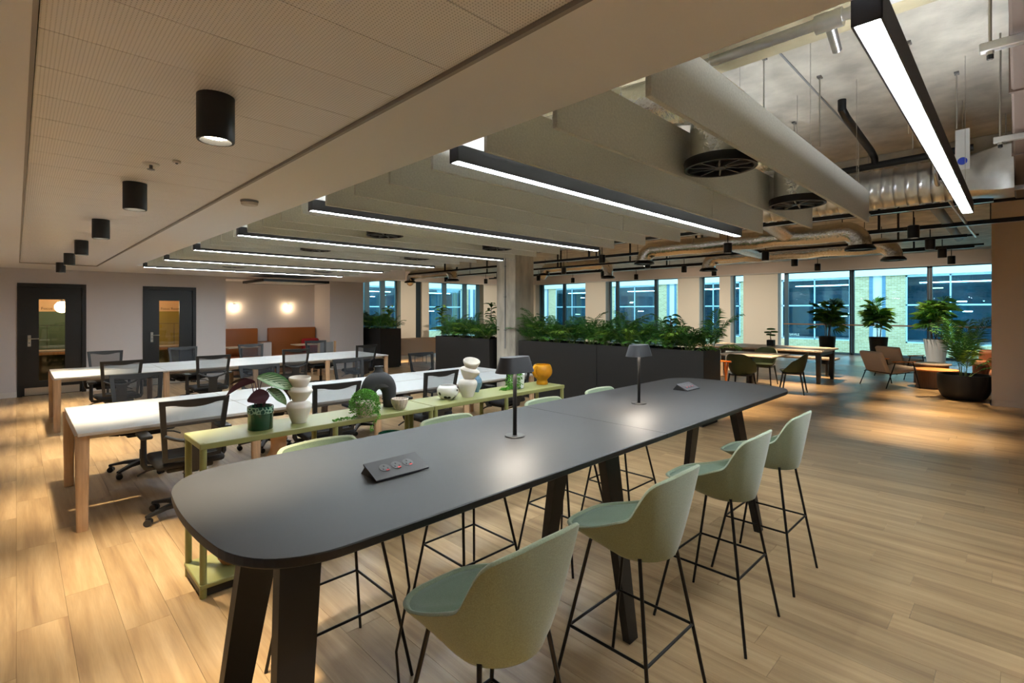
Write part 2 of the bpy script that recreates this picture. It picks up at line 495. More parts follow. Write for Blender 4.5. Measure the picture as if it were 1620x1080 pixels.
ORD = ['first', 'second', 'third', 'fourth', 'fifth', 'sixth', 'seventh', 'eighth', 'ninth', 'tenth', 'eleventh', 'twelfth', 'thirteenth', 'fourteenth',
       'fifteenth', 'sixteenth', 'seventeenth', 'eighteenth', 'nineteenth', 'twentieth', 'twenty-first', 'twenty-second', 'twenty-third', 'twenty-fourth', 'twenty-fifth']
def arc(c, r, a0, a1, n, axis='xz'):
    out = []
    for i in range(n + 1):
        a = a0 + (a1 - a0) * i / n
        p = [c[0], c[1], c[2]]
        i0, i1 = {'xz': (0, 2), 'yz': (1, 2), 'xy': (0, 1)}[axis]
        p[i0] += r * math.cos(a); p[i1] += r * math.sin(a); out.append(tuple(p))
    return out
def text_mesh(name, body, size, m, parent, loc, rot, depth=.001, align='LEFT'):
    cu = bpy.data.curves.new(name, 'FONT'); cu.body = body; cu.size = size; cu.extrude = depth; cu.align_x = align
    t = bpy.data.objects.new(name, cu); col.objects.link(t)
    bpy.context.view_layer.update()
    me = bpy.data.meshes.new_from_object(t.evaluated_get(bpy.context.evaluated_depsgraph_get()))
    bpy.data.objects.remove(t)
    me.name = name; me.materials.clear(); me.materials.append(MATS[m])
    return inst(name, me, parent, loc, rot)

# ================================================================== the setting
XL, XR, YB, YF = -1.6, 21.5, -3.0, 21.2      # inner faces of the shell
SLAB = 3.55
SOF = 2.45
def project(x, y, z):
    f = math.sin(YAW) * x + math.cos(YAW) * y
    r = math.cos(YAW) * x - math.sin(YAW) * y
    if f < .05: return None
    return CX + F_PX * r / f, HY - F_PX * (z - EYE) / f, f

# ---- floor: base, oak planks (the largest 300 one by one), stone strip by the windows
floor = MB().box(XL - .4, 17.8, YB - .4, YF + .6, -.12, -.004).build('floor', 'floor_base')
tag(floor, 'light oak plank floor running through the whole office', kind='structure')
PW, PL = .2, 1.22
pl_me = MB().box(-PW / 2 + .0006, PW / 2 - .0006, -PL / 2 + .0006, PL / 2 - .0006, -.004, 0).mesh('plank', 'oak_plank')
planks = []
nx = int((17.8 - XL) / PW) + 1
for i in range(nx):
    x = 17.8 - PW / 2 - i * PW
    o0 = rnd.random() * PL
    y = YB - o0
    while y < YF + PL:
        planks.append((x, y)); y += PL
def plank_area(x, y):
    q = [project(x + a * PW / 2, y + b * PL / 2, 0) for a, b in ((-1, -1), (1, -1), (1, 1), (-1, 1))]
    if any(p is None for p in q): return 0
    if not any(-20 < p[0] < 1640 and 0 < p[1] < 1100 for p in q): return 0
    ar = abs(sum(q[k][0] * q[(k + 1) % 4][1] - q[(k + 1) % 4][0] * q[k][1] for k in range(4))) / 2
    return ar if ar < 60000 else 0
planks.sort(key=lambda p: -plank_area(*p))
for x, y in planks[:300]:
    inst('plank', pl_me, floor, (x, y, 0))
far = MB()
for x, y in planks[300:]:
    y0, y1 = max(y - PL / 2, YB), min(y + PL / 2, YF)
    if y1 - y0 > .05: far.box(x - PW / 2 + .0006, x + PW / 2 - .0006, y0 + .0006, y1 - .0006, -.004, 0)
tag(far.build('distant_planks', 'oak_plank', floor), kind='stuff')
stone = MB()
for i in range(7):
    for j in range(41):
        stone.box(17.802 + i * .6, 18.398 + i * .6, YB + j * .6 + .002, YB + j * .6 + .598, -.02, 0)
st = stone.build('stone_tiles', 'stone_floor', floor); tag(st, 'pale grey stone tiles along the windows', kind='stuff')
MB().box(17.8, 22.1, YB, YF + .6, -.12, -.004).build('stone_bed', 'floor_base', floor)

# ---- ceiling: slab, beams, soffit, perforated panels
ceil = MB().box(XL - .4, 22.1, YB - .4, YF + .6, SLAB, SLAB + .2).build('ceiling', 'concrete')
tag(ceil, 'raw concrete slab above the exposed services', kind='structure')
MB().rbox(1.6, 3.3, YB, 11.1, 3.2, SLAB + .01, .02).build('concrete_beam', 'concrete_beam', ceil)
MB().rbox(7.5, 8.1, YB, YF, 3.32, SLAB + .01, .02).build('concrete_beam', 'concrete', ceil)
jm = MB().box(3.3, 7.5, 1.235, 1.25, SLAB - .004, SLAB + .01)
jm.build('slab_joint', 'grey_pipe', ceil)
PX0, PX1, PYa, PYb = .03, 1.056, -1.55, 11.88
sof = MB()
sof.box(XL - .1, PX0, YB, 13.34, SOF, SOF + .12)
sof.box(PX1, 1.535, YB, 13.34, SOF, SOF + .12)
sof.box(PX0, PX1, PYb, 13.34, SOF, SOF + .12)
sof.box(PX0, PX1, YB, PYa, SOF, SOF + .12)
sof.box(1.535, 7.14, 11.15, 13.34, SOF, SOF + .12)
sof.box(1.49, 1.535, YB, 11.15, SOF + .12, SLAB)
sof.box(1.535, 7.14, 11.15, 11.2, SOF + .12, SLAB)
sof.box(7.1, 7.14, 11.2, 13.34, SOF + .12, SLAB)
soffit = sof.build('soffit', 'white_ceiling', ceil)
soffit['label'] = 'smooth painted plaster soffit'
tr = MB()
tr.box(PX1 - .016, PX1, PYa, PYb, SOF - .002, SOF + .03); tr.box(PX0, PX0 + .012, PYa, PYb, SOF - .002, SOF + .03)
tr.box(PX0, PX1, PYb - .012, PYb, SOF - .002, SOF + .03)
tr.build('panel_trim', 'trim_grey', soffit)
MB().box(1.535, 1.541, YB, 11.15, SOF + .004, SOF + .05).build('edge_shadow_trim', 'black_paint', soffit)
MB().box(PX0, PX1, PYa, PYb, SOF + .06, SOF + .1).build('void_cover', 'black_paint', soffit)
cp_me = MB().box(0, PX1 - PX0 - .034, .0015, .3075, 0, .02).mesh('ceiling_panel', 'perforated_panel')
yy = PYb - .012 - .309
while yy > PYa:
    inst('ceiling_panel', cp_me, soffit, (PX0 + .015, yy, SOF + .012)); yy -= .309

# ---- walls
def wall(name, boxes, m='wall_paint', label=None):
    b = MB()
    for q in boxes: b.box(*q)
    return tag(b.build(name, m), label, kind='structure')
YD = 13.34
D1, D2 = (.01, 1.01), (1.945, 2.945)
DT = 2.17
wall('wall_far', [(XL - .2, D1[0], YD, YD + .12, 0, SOF + .1), (D1[1], D2[0], YD, YD + .12, 0, SOF + .1), (D2[1], 3.56, YD, YD + .12, 0, SOF + .1),
                  (D1[0], D1[1], YD, YD + .12, DT, SOF + .1), (D2[0], D2[1], YD, YD + .12, DT, SOF + .1),
                  (6.14, 7.14, YD, YD + .12, 0, SLAB), (3.56, 6.14, YD, YD + .12, 2.40, SLAB)], label='pale greige partition wall with two black doors')
wall('wall_alcove', [(3.46, 3.56, YD + .12, 14.45, 0, 2.5), (6.14, 6.24, YD + .12, 14.45, 0, 2.5), (3.46, 6.24, 14.35, 14.47, 0, 2.5),
                     (3.46, 6.24, YD + .12, 14.47, 2.40, 2.5)], label='recess with wall lamps above orange seating')
wall('wall_side', [(7.04, 7.14, YD + .12, YF, 0, SLAB)], label='partition return behind the planter')
wall('wall_left', [(XL - .2, XL, YB, YD, 0, SLAB)])
wall('wall_back', [(XL - .2, 12.3, YB - .2, YB, 0, SLAB), (12.3, 22.1, -2.2, -2.0, 0, SLAB)])
wall('wall_right', [(12.03, 12.33, YB, .335, 0, SLAB)], 'wall_taupe', 'taupe wall end beside the bowl planter')
wall('baseboard_far', [(XL, D1[0] - .005, YD - .015, YD, 0, .1), (D1[1] + .005, D2[0] - .005, YD - .015, YD, 0, .1), (D2[1] + .005, 3.56, YD - .015, YD, 0, .1), (6.14, 7.14, YD - .015, YD, 0, .1)], 'baseboard_paint', 'white skirting board below the door wall')
wall('baseboard_right', [(12.015, 12.03, YB, .35, 0, .1), (12.015, 12.33, .335, .35, 0, .1)], 'wall_taupe', 'taupe skirting board of the right wall')

# ---- small rooms behind the doors
for n, (xa, xb, mm) in enumerate(((-.35, 1.35, 'room_green'), (1.62, 3.4, 'room_olive'))):
    b = MB()
    b.box(xa - .08, xa, YD + .12, 15.7, 0, 2.5); b.box(xb, xb + .06, YD + .12, 15.7, 0, 2.5); b.box(xa - .08, xb + .06, 15.7, 15.78, 0, 2.5)
    b.box(xa - .08, xb + .06, YD + .12, 15.78, 2.42, 2.5)
    w = tag(b.build('wall_room_%d' % (n + 1), 'room_peach'), kind='structure')
    MB().box(xa, xb, 15.66, 15.7, .0, 1.62).build('wall_panel', mm, w)
    for k in range(1, 4): MB().box(xa + (xb - xa) * k / 4 - .004, xa + (xb - xa) * k / 4 + .004, 15.655, 15.66, .75, 1.3).build('panel_joint', 'black_paint', w)
    MB().box(xa, xb, 15.655, 15.66, 1.298, 1.306).build('panel_joint', 'black_paint', w)
    MB().box(xa, xb, YD + .12, 15.7, -.004, .001).build('room_carpet', 'floor_base', w)
    t = thing('wall_shelf_desk', 'narrow oak desk seen through the glass of the %s black door' % ('left' if n == 0 else 'right'), 'desk', (xa + .85, 15.35, 0))
    MB().rbox(-.8, .75, -.3, .3, .72, .75, .004).build('tabletop', 'desk_white', t)
    MB().rbox(-.8, .75, -.31, -.27, .66, .72, .004).build('apron', 'oak', t)
    for sx in (-.76, .72): MB().box(sx - .02, sx + .02, -.27, .28, 0, .72).build('leg', 'black_metal', t)
    gx = .72 if n == 0 else 2.16
    s = thing('globe_lamp', 'glowing globe lamp hanging in the %s focus room' % ('left' if n == 0 else 'right'), 'lamp', (gx, 14.9, 0))
    MB().lathe([(0, -.13), (.07, -.11), (.12, -.05), (.13, 0), (.12, .05), (.07, .11), (0, .13)], 20, (0, 0, 1.72)).build('globe', 'globe_glow', s, 60)
    MB().cyl((0, 0, 1.84), (0, 0, 2.42), .006).build('cord', 'black_metal', s)
    MB().cyl((0, 0, 1.82), (0, 0, 1.87), .025).build('cap', 'black_metal', s)
    if n == 1:
        c = thing('swivel_chair', 'dark swivel chair behind the glass of the right black door', 'chair', (2.05, 14.45, 0))
        MB().rbox(-.2, .2, -.03, .03, .5, .95, .03, 2).build('backrest', 'seat_black', c, 50)
        MB().rbox(-.22, .22, .0, .44, .42, .48, .03, 2).build('seat', 'seat_black', c, 50)
        MB().cyl((0, .22, .05), (0, .22, .42), .03).build('column', 'black_metal', c)
        for k in range(5):
            a = 2 * PI * k / 5
            MB().bar((0, .22, .08), (.27 * math.cos(a), .22 + .27 * math.sin(a), .05), .04, .03).build('leg', 'black_metal', c)

# ---- doors
def door(n, x0, x1, words):
    d = thing('door_%d' % n, 'black framed door with a tall glass strip, %s of the two' % ('left' if n == 1 else 'right'), None, (x0, YD, 0), kind='structure')
    w = x1 - x0
    f = MB(); f.box(0, .065, -.02, .12, 0, DT); f.box(w - .065, w, -.02, .12, 0, DT); f.box(.065, w - .065, -.02, .12, DT - .065, DT)
    f.build('door_frame', 'black_door', d)
    gx0, gx1, gz0, gz1 = .30, .68, .28, 1.86
    l = MB()
    l.box(.06, gx0, .022, .065, .004, DT - .06); l.box(gx1, w - .06, .022, .065, .004, DT - .06)
    l.box(gx0, gx1, .022, .065, .004, gz0); l.box(gx0, gx1, .022, .065, gz1, DT - .06)
    leaf = l.build('door_leaf', 'black_door', d)
    MB().box(gx0, gx1, .038, .046, gz0, gz1).build('pane', 'door_glass', d)
    MB().rbox(.10, w - .1, .014, .02, .012, .155, .002).build('kick_plate', 'steel', d)
    h = MB().rbox(.14, .19, .008, .02, .95, 1.17, .006).build('handle_plate', 'steel', d)
    MB().tube([(.165, .01, 1.10), (.165, -.035, 1.10), (.18, -.045, 1.10), (.30, -.045, 1.10)], .009, 8).build('lever', 'steel', h, 60)
    MB().cyl((.165, .01, 1.02), (.165, .0, 1.02), .013).build('lock', 'dark_steel', h)
    text_mesh('lettering', words, .072, 'ink', d, (gx0 + .03, .034, 1.66), (R(90), 0, 0), .0006)
door(1, *D1, 'Focus')
door(2, *D2, 'Focus Room 03')

# ---- window walls (right: X = 21.5, far: Y = 21.2)
HD = 3.13
DEP = .45
def wall_y(name, segs, m, label=None):
    b = MB()
    for y0, y1 in segs: b.box(XR, XR + DEP, y0, y1, 0, HD)
    return tag(b.build(name, m), label, kind='structure')
wall_y('wall_window_right', [(6.74, 8.06), (8.6, 9.06), (9.96, 10.97), (14.92, 16.2), (19.8, YF + DEP)], 'wall_cream', 'cream piers between the street windows on the right')
tag(MB().box(XR - .12, XR + DEP + .1, -2.2, YF + DEP, HD, SLAB).build('trim_1', 'wall_taupe'), 'taupe bulkhead above the right windows', kind='structure')
tag(MB().box(XR - .14, XR - .12, -2.2, YF - .1, HD - .03, HD + .02).build('trim_2', 'trim_white'), 'pale lower edge of the right bulkhead', kind='structure')
b = MB()
for x0, x1 in ((7.14, 11.29), (13.33, 14.2), (14.56, 15.0), (18.71, XR)): b.box(x0, x1, YF, YF + DEP, 0, HD - .03)
b.box(14.2, 14.56, YF + .12, YF + DEP, 0, HD - .03)
w = tag(b.build('wall_window_far', 'wall_cream'), 'cream piers between the windows of the far wall', kind='structure')
MB().box(14.2, 14.56, YF + .10, YF + .12, 0, HD - .03).build('dark_slot', 'window_frame_dark', w)
tag(MB().box(7.14, XR - .12, YF - .12, YF + DEP + .1, HD - .03, SLAB).build('trim_3', 'wall_taupe'), 'taupe bulkhead above the far windows', kind='structure')
tag(MB().box(7.14, XR - .14, YF - .14, YF - .12, HD - .06, HD - .01).build('trim_4', 'trim_white'), 'pale lower edge of the far bulkhead', kind='structure')

WN = [0]
def window_y(y0, y1, mull, fw=.12, lab=None):
    WN[0] += 1
    t = thing('window_%d' % WN[0], lab or 'tall street window', None, (XR + DEP - .1, 0, 0), kind='structure')
    f = MB(); f.box(0, .1, y0, y0 + fw, 0, HD); f.box(0, .1, y1 - fw, y1, 0, HD); f.box(0, .1, y0, y1, 0, .08); f.box(0, .1, y0, y1, HD - .03, HD)
    f.build('window_frame', 'window_frame', t)
    ed = [y0 + fw / 2] + list(mull) + [y1 - fw / 2]
    for m_ in mull:
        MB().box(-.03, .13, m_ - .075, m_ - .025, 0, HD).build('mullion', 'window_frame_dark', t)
        MB().box(.0, .1, m_ - .025, m_ + .02, 0, HD).build('mullion', 'window_frame', t)
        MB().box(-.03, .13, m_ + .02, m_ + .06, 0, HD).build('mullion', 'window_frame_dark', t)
    for a, c in zip(ed, ed[1:]): MB().box(.045, .055, a, c, .05, HD).build('pane', 'window_glass', t)
    # white reveals of the piers
    MB().box(-.35, 0, y1, y1 + .012, 0, HD).build('reveal', 'reveal_white', t) if False else None
window_y(-2.0, 6.6, [-.1, 2.12, 4.33], .14, 'wide street window behind the lounge chairs')
window_y(8.06, 8.6, [], .06, 'narrow window slot right of the cream pier')
window_y(9.06, 9.96, [], .06, 'narrow window slot beside the brown pier')
window_y(10.97, 14.92, [12.27, 14.45], .1, 'street window above the long planter')
window_y(16.2, 19.8, [17.95, 19.6], .1, 'street window next to the concrete column')
def window_x(x0, x1, mull, fw=.1, lab=None):
    WN[0] += 1
    t = thing('window_%d' % WN[0], lab, None, (0, YF + DEP - .1, 0), kind='structure')
    z1 = HD - .03
    f = MB(); f.box(x0, x0 + fw, 0, .1, 0, z1); f.box(x1 - fw, x1, 0, .1, 0, z1); f.box(x0, x1, 0, .1, 0, .08); f.box(x0, x1, 0, .1, z1 - .03, z1)
    f.build('window_frame', 'window_frame', t)
    ed = [x0 + fw / 2] + list(mull) + [x1 - fw / 2]
    for m_ in mull: MB().box(m_ - .12, m_ + .12, -.02, .12, 0, z1).build('mullion', 'window_frame', t)
    for a, c in zip(ed, ed[1:]): MB().box(a, c, .045, .055, .05, z1).build('pane', 'window_glass', t)
window_x(11.29, 13.33, [11.72, 12.55], .08, 'far window behind the small planter')
window_x(15.0, 18.71, [16.25, 17.65], .2, 'far window left of the concrete column')
# white jambs facing the daylight
j = MB()
for y in (6.74, 8.6, 9.96, 14.92): j.box(XR + .005, XR + DEP - .1, y - .012, y, 0, HD)
tag(j.build('trim_5', 'reveal_white'), 'white painted window jambs', kind='structure')

# ---- handrail along the wide window
h = thing('handrail', 'thin timber handrail across the wide street window', 'handrail', (XR + .12, 0, 0))
MB().cyl((0, -2, 1.11), (0, 6.55, 1.11), .025, n=12).build('rail', 'rail_wood', h, 60)
for y in (-.1, 2.12, 4.33): MB().bar((0, y, 1.11), (.2, y, 1.11), .02, .02).build('bracket', 'dark_steel', h)

# ---- the street outside
tag(MB().box(22.1, 44, -30, 50, -.75, -.6).build('pavement', 'pavement'), 'pale paved street outside the windows', 'pavement', kind='structure')
tag(MB().box(-30, 22.1, YF + .6, 50, -.75, -.6).build('pavement', 'pavement'), 'pale paving outside the far windows', 'pavement', kind='structure')
def facade(origin, rz, length, label, sign=None, first=0.0):
    t = thing('brick_building', label, 'building', origin, rz)
    MOD = 5.42
    # local: u runs along the facade, +y points away from us
    y0 = 0.0
    MB().box(-1, length + 1, y0 - .05, y0 + .3, -.6, .1).build('plinth', 'pale_brick', t)
    MB().box(-1, length + 1, y0 - .12, y0 + .3, 3.32, 5.0).build('fascia', 'facade_white', t)
    MB().box(-1, length + 1, y0, y0 + .3, 5.0, 9.0).build('upper_wall', 'pale_brick', t)
    MB().box(-1, length + 1, y0 + 3.2, y0 + 3.4, -.6, 9).build('rear_wall', 'facade_inside', t)
    MB().box(-1, length + 1, y0 + .3, y0 + 3.2, -.1, 0).build('inside_floor', 'facade_inside', t)
    MB().box(-1, length + 1, y0 + .3, y0 + 3.2, 3.32, 3.4).build('inside_ceiling', 'facade_inside', t)
    u = first
    k = 0
    while u < length:
        a, c = u, u + 3.2            # glazing, then brick, white pilaster, brick
        fr = MB()
        for q in (a, (a + c) / 2 - .03, c - .06): fr.box(q, q + .06, y0 - .03, y0 + .05, .1, 3.3)
        fr.box(a, c, y0 - .03, y0 + .05, 1.86, 1.93); fr.box(a, c, y0 - .03, y0 + .05, 3.22, 3.3); fr.box(a, c, y0 - .03, y0 + .05, .1, .16)
        fr.build('window_frame', 'facade_frame', t)
        for s0, s1 in ((a + .06, (a + c) / 2 - .03), ((a + c) / 2 + .03, c - .06)):
            MB().box(s0, s1, y0, y0 + .012, .16, 1.86).build('pane', 'facade_glass', t)
            MB().box(s0, s1, y0, y0 + .012, 1.93, 3.22).build('pane', 'facade_glass', t)
        MB().box(c, c + .78, y0, y0 + .3, .1, 3.32).build('brick_pier', 'pale_brick', t)
        MB().box(c + .78, c + .92, y0 - .02, y0 + .3, .1, 3.32).build('pilaster_edge', 'facade_frame_blue', t)
        MB().box(c + .92, c + 1.3, y0 + .06, y0 + .3, .1, 3.32).build('pilaster', 'facade_white', t)
        MB().box(c + 1.3, c + 1.44, y0 - .02, y0 + .3, .1, 3.32).build('pilaster_edge', 'facade_frame_blue', t)
        MB().box(c + 1.44, c + MOD - 3.2, y0, y0 + .3, .1, 3.32).build('brick_pier', 'pale_brick', t)
        rr = random.Random(k + 3)
        for q in range(3):
            lx = a + .3 + rr.random() * 2.5; lz = 1.3 + rr.random() * 1.7
            MB().rbox(lx, lx + .18 + rr.random() * .3, 1.2, 1.35, lz, lz + .05, .01).build('ceiling_lamp', 'warm_lamp' if q % 2 else 'cool_lamp', t)
        MB().box(a + .4, c - .3, 1.0, 1.06, 2.95, 3.0).build('ceiling_lamp', 'cool_lamp', t)
        u += MOD; k += 1
    if sign: text_mesh('lettering', sign[0], .17, 'sign_white', t, sign[1], (R(90), 0, 0), .004)
    return t
# right facade plane at X = 30, local u runs along -Y when rotated by -90 deg
facade((30.0, 44.0, 0), R(-90), 66, 'pale brick building with teal glazing across the street, right side', ('SAVILE', (35.2, -.06, .28)), first=2.29)
facade((-2.0, 31.0, 0), 0, 26, 'pale brick building seen through the far windows', None, 2.1)

# ---- concrete column
cm = thing('concrete_column', 'rough grey concrete column standing between the planters', 'column', (6.83, 6.82, 0), kind=None)
MB().rbox(0, .53, 0, .53, 0, SLAB, .012).build('shaft', 'concrete_column', cm)
MB().cyl((-.012, .27, .9), (-.012, .27, 3.2), .011, n=8).build('conduit', 'grey_pipe', cm)
for z in (1.25, 1.9, 2.5): MB().rbox(-.022, 0, .245, .295, z, z + .02, .003).build('conduit_clip', 'dark_steel', cm)

# ---- spots added under the slab only to brighten the window walls
def added_washer(x, y, tx, ty, label, p):
    t = thing('added_spot', label, 'light', (x, y, SLAB), 0, 'added spots under the slab by the windows')
    MB().cyl((0, 0, 0), (0, 0, -.03), .035, n=16).build('mount', 'black_metal', t, 40)
    MB().cyl((0, 0, -.03), (tx * .05, ty * .05, -.14), .04, n=16).build('can', 'black_metal', t, 40)
    MB().cyl((tx * .05, ty * .05, -.1401), (tx * .052, ty * .052, -.143), .03, n=16).build('lens', 'spot_glow', t, 40)
    l = light('spot', 'SPOT', (tx * .06, ty * .06, -.16), p, (1.0, .86, .70), t, spot_size=R(120), spot_blend=1.0, shadow_soft_size=.05)
    l.rotation_euler = Vector((tx * 1.0, ty * 1.0, -1.0)).to_track_quat('-Z', 'Y').to_euler()
for i, y in enumerate((2.6, 7.3, 10.4, 15.5)):
    added_washer(17.6, y, 1, 0, 'small black spot added to brighten the right window wall, %s from the camera' % ORD[i], 170)
for i, x in enumerate((9.5, 13.8, 18.6)):
    added_washer(x, 17.4, 0, 1, 'small black spot added to brighten the far window wall, %s from the left' % ORD[i], 170)

# ================================================================== ceiling services
# ---- felt baffles
def baffle(y, i):
    t = thing('acoustic_baffle', 'grey felt ceiling baffle, %s counted from the camera' % ORD[i], 'baffle', (1.62, y, 2.42), 0, 'felt baffles hanging in rows')
    return t
bf1 = MB().rbox(0, 2.55, -.012, .012, 0, .28, .002).mesh('felt_panel', 'felt')
bf2 = MB().rbox(2.553, 3.72, -.012, .012, 0, .28, .002).mesh('felt_panel', 'felt')
wr = MB()
wr.cyl((0, 0, .28), (0, 0, SLAB - 2.42), .0016, n=5)
wr.lathe([(.006, .27), (.006, .3)], 6)
wr_me = wr.mesh('suspension_wire', 'steel')
for i in range(23):
    t = baffle(.94 + .441 * i, i)
    inst('felt_panel', bf1, t); inst('felt_panel', bf2, t)
    for x in (.5, 2.0, 3.3):
        inst('suspension_wire', wr_me, t, (x, 0, 0))

# ---- linear LED pendants
hs = MB()
LW, LH, LL = .07, .085, 3.70
hs.box(0, LL, -LW / 2, -LW / 2 + .006, 0, LH); hs.box(0, LL, LW / 2 - .006, LW / 2, 0, LH)
hs.box(0, LL, -LW / 2, LW / 2, LH - .03, LH - .024); hs.box(0, .006, -LW / 2, LW / 2, 0, LH); hs.box(LL - .006, LL, -LW / 2, LW / 2, 0, LH)
hs_me = hs.mesh('housing', 'led_housing')
df_me = MB().box(.008, LL - .008, -LW / 2 + .007, LW / 2 - .007, .002, .008).mesh('diffuser', 'led_diffuser')
up_me = MB().box(.02, LL - .02, -LW / 2 + .009, LW / 2 - .009, LH - .012, LH - .006).mesh('uplight_strip', 'led_uplight')
lw_me = MB().cyl((0, 0, LH), (0, 0, SLAB - 2.407), .0016, n=5).mesh('suspension_wire', 'steel')
for i in range(7):
    y = .282 + 1.764 * i
    if i: y -= .015
    t = thing('linear_light', 'slim black linear pendant light with white glowing underside, %s from the camera' % ORD[i], 'light', (1.59, y, 2.407), 0, 'linear pendant lights between the baffles')
    inst('housing', hs_me, t); inst('diffuser', df_me, t); inst('uplight_strip', up_me, t)
    for x in (.25, LL - .25): inst('suspension_wire', lw_me, t, (x, 0, 0))

# ---- swirl diffusers
def swirl(t, z, r=.19, boot=.35, bootr=None):
    MB().lathe([(r * .93, z + .05), (r * .98, z + .05), (r * 1.0, z + .035), (r * .97, z + .02), (r * .99, z), (r * .9, z), (r * .88, z + .012), (r * .86, z + .05)], 36, cap0=False, cap1=False).build('flange', 'black_metal', t, 40)
    MB().lathe([(0, z + .002), (r * .16, z + .002), (r * .2, z + .02), (0, z + .025)], 16).build('hub', 'black_metal', t, 40)
    MB().cyl((0, 0, z + .03), (0, 0, z + .034), r * .87, n=28).build('back_plate', 'black_paint', t)
    for k in range(10):
        a = 2 * PI * k / 10; a2 = a + .12
        MB().bar((r * .17 * math.cos(a), r * .17 * math.sin(a), z + .012), (r * .89 * math.cos(a2), r * .89 * math.sin(a2), z + .012), .008, .016).build('vane', 'dark_steel', t)
    if boot:
        br = bootr or r * .82
        MB().lathe([(br, z + .05 + boot * q / 6) for q in range(7)], 28, cap0=False, cap1=True).build('duct_boot', 'foil', t, 60)
spots_b = [(2.76, 1.16), (4.13, 1.16), (2.76, 4.69), (4.37, 4.69), (2.78, 6.46), (4.34, 6.46), (2.8, 9.98), (4.45, 9.98)]
DIFN = ['nearest the camera between the first baffles', 'beside the right end of the nearest baffle', 'in the third light bay, left', 'in the third light bay, right',
        'in the fourth light bay, left', 'in the fourth light bay, right', 'in the last light bay, left', 'in the last light bay, right']
for (x, y), d in zip(spots_b, DIFN):
    t = thing('swirl_diffuser', 'round black swirl air diffuser ' + d, 'diffuser', (x, y, 0), rnd.random() * .3, 'air diffusers between the baffles')
    swirl(t, 2.43, .19, .23)
    MB().tube([(0, 0, 2.70), (0, 0, 2.76), (.03, .07, 2.84), (.08, .22, 2.885), (.1, .5, 2.89), (.1, .95, 2.87)], .145, 18).build('flexible_duct', 'foil', t, 70)

# ---- big spiral duct and rectangular duct on the right
t = thing('spiral_duct', 'large silver spiral air duct with ribbed seams', 'duct', (6.62, 0, 2.95))
rings_ = []
n = 150
for i in range(n + 1):
    y = .42 + (3.4 - .42) * i / n
    r_ = .205 + (.012 if i % 5 == 0 else 0)
    rings_.append([(r_ * math.cos(2 * PI * k / 32), y, r_ * math.sin(2 * PI * k / 32)) for k in range(32)])
MB().rings(rings_, cap0=True, cap1=True, flip=True).build('spiral_pipe', 'galvanised', t, 50)
c0 = [(.205 * math.cos(2 * PI * k / 24), .42, .205 * math.sin(2 * PI * k / 24)) for k in range(24)]
def sq(k):
    a = 2 * PI * k / 24; c, s_ = math.cos(a), math.sin(a); m_ = max(abs(c), abs(s_)); return (c / m_ * .26, .12, s_ / m_ * .2)
c1 = [sq(k) for k in range(24)]
MB().rings([c0, c1, [(p[0], .03, p[2]) for p in c1]]).build('transition_piece', 'galvanised', t, 25)
MB().lathe([(.212, 0), (.215, .02), (.212, .04)], 28).xf(Matrix.Translation((0, .44, 0)) @ Matrix.Rotation(R(90), 4, 'X')).build('collar', 'galvanised', t, 40)
for x in (-.25, .25): MB().cyl((x, 1.2, -.24), (x, 1.2, SLAB - 2.95), .005, n=6).build('threaded_rod', 'steel', t)
MB().bar((-.28, 1.2, -.225), (.28, 1.2, -.225), .03, .03).build('strut', 'galvanised', t)
t = thing('rectangular_duct', 'large brown-lit rectangular duct at the upper right edge', 'duct', (0, 0, 0))
MB().rbox(2.3, 7.7, -.75, .03, 2.86, 3.4, .01).build('duct_body', 'duct_wrap_floor_tint', t)
for x in (2.3, 3.9, 5.5, 7.1): MB().box(x, x + .03, -.77, .04, 2.85, 3.41).build('duct_joint', 'duct_wrap_floor_tint', t)
for i, x in enumerate((3.08, 4.8, 6.8)):
    MB().rbox(x - .02, x + .02, -.8, .125, 2.80, 2.84, .004).build('strut', 'galvanised', t)
    MB().cyl((x, .09, 2.76), (x, .09, SLAB), .006, n=8).build('threaded_rod', 'steel', t)
    MB().cyl((x, .09, 2.765), (x, .09, 2.785), .012, n=6).build('rod_end', 'black_metal', t)
    MB().cyl((x, .09, 2.785), (x, .09, 2.80), .014, n=6).build('nut', 'steel', t)

# ---- pipes
def pipe(name, label, pts, r, m, cat='pipe', n=12):
    return tag(MB().tube(pts, r, n).build(name, m, None, 60), label, cat)
pipe('soil_pipe', 'thick grey waste pipe above the row of pendants on the right', [(8.3, .8, 3.06), (10.4, .79, 3.02), (12.4, .78, 2.98)], .065, 'grey_pipe')
pipe('conduit_pipe', 'thin silver conduit running beneath the spiral duct', [(6.2, .56, 3.4), (6.2, .56, 2.95), (6.35, .56, 2.88), (11.2, .5, 2.86)], .018, 'galvanised')
t = thing('drain_pipe', 'black drain pipe with an elbow under the concrete slab', 'pipe', (0, 0, 0))
MB().tube([(6.4, .3, 3.18), (6.4, 2.3, 3.14)], .035, 14).build('main_run', 'black_metal', t, 60)
MB().tube([(5.0, 1.06, 3.44), (5.0, 1.06, 3.36), (5.15, 1.06, 3.33), (6.2, 1.06, 3.27), (6.37, 1.06, 3.24), (6.4, 1.06, 3.17)], .032, 14).build('branch', 'black_metal', t, 60)
MB().cyl((6.4, .52, 3.17), (6.4, .52, 2.92), .045).build('trap', 'black_metal', t, 60)
for y in (.75, 2.0): MB().cyl((6.4, y, 3.2), (6.4, y, SLAB), .004, n=6).build('hanger', 'steel', t)
pipe('sprinkler_pipe', 'galvanised sprinkler pipe along the concrete beam', [(2.89, -2.5, 3.10), (2.89, 6, 3.10)], .028, 'galvanised')
t = thing('pipe_fitting', 'galvanised pipe fitting with a side valve on the beam', 'fitting', (2.9, .67, 3.10))
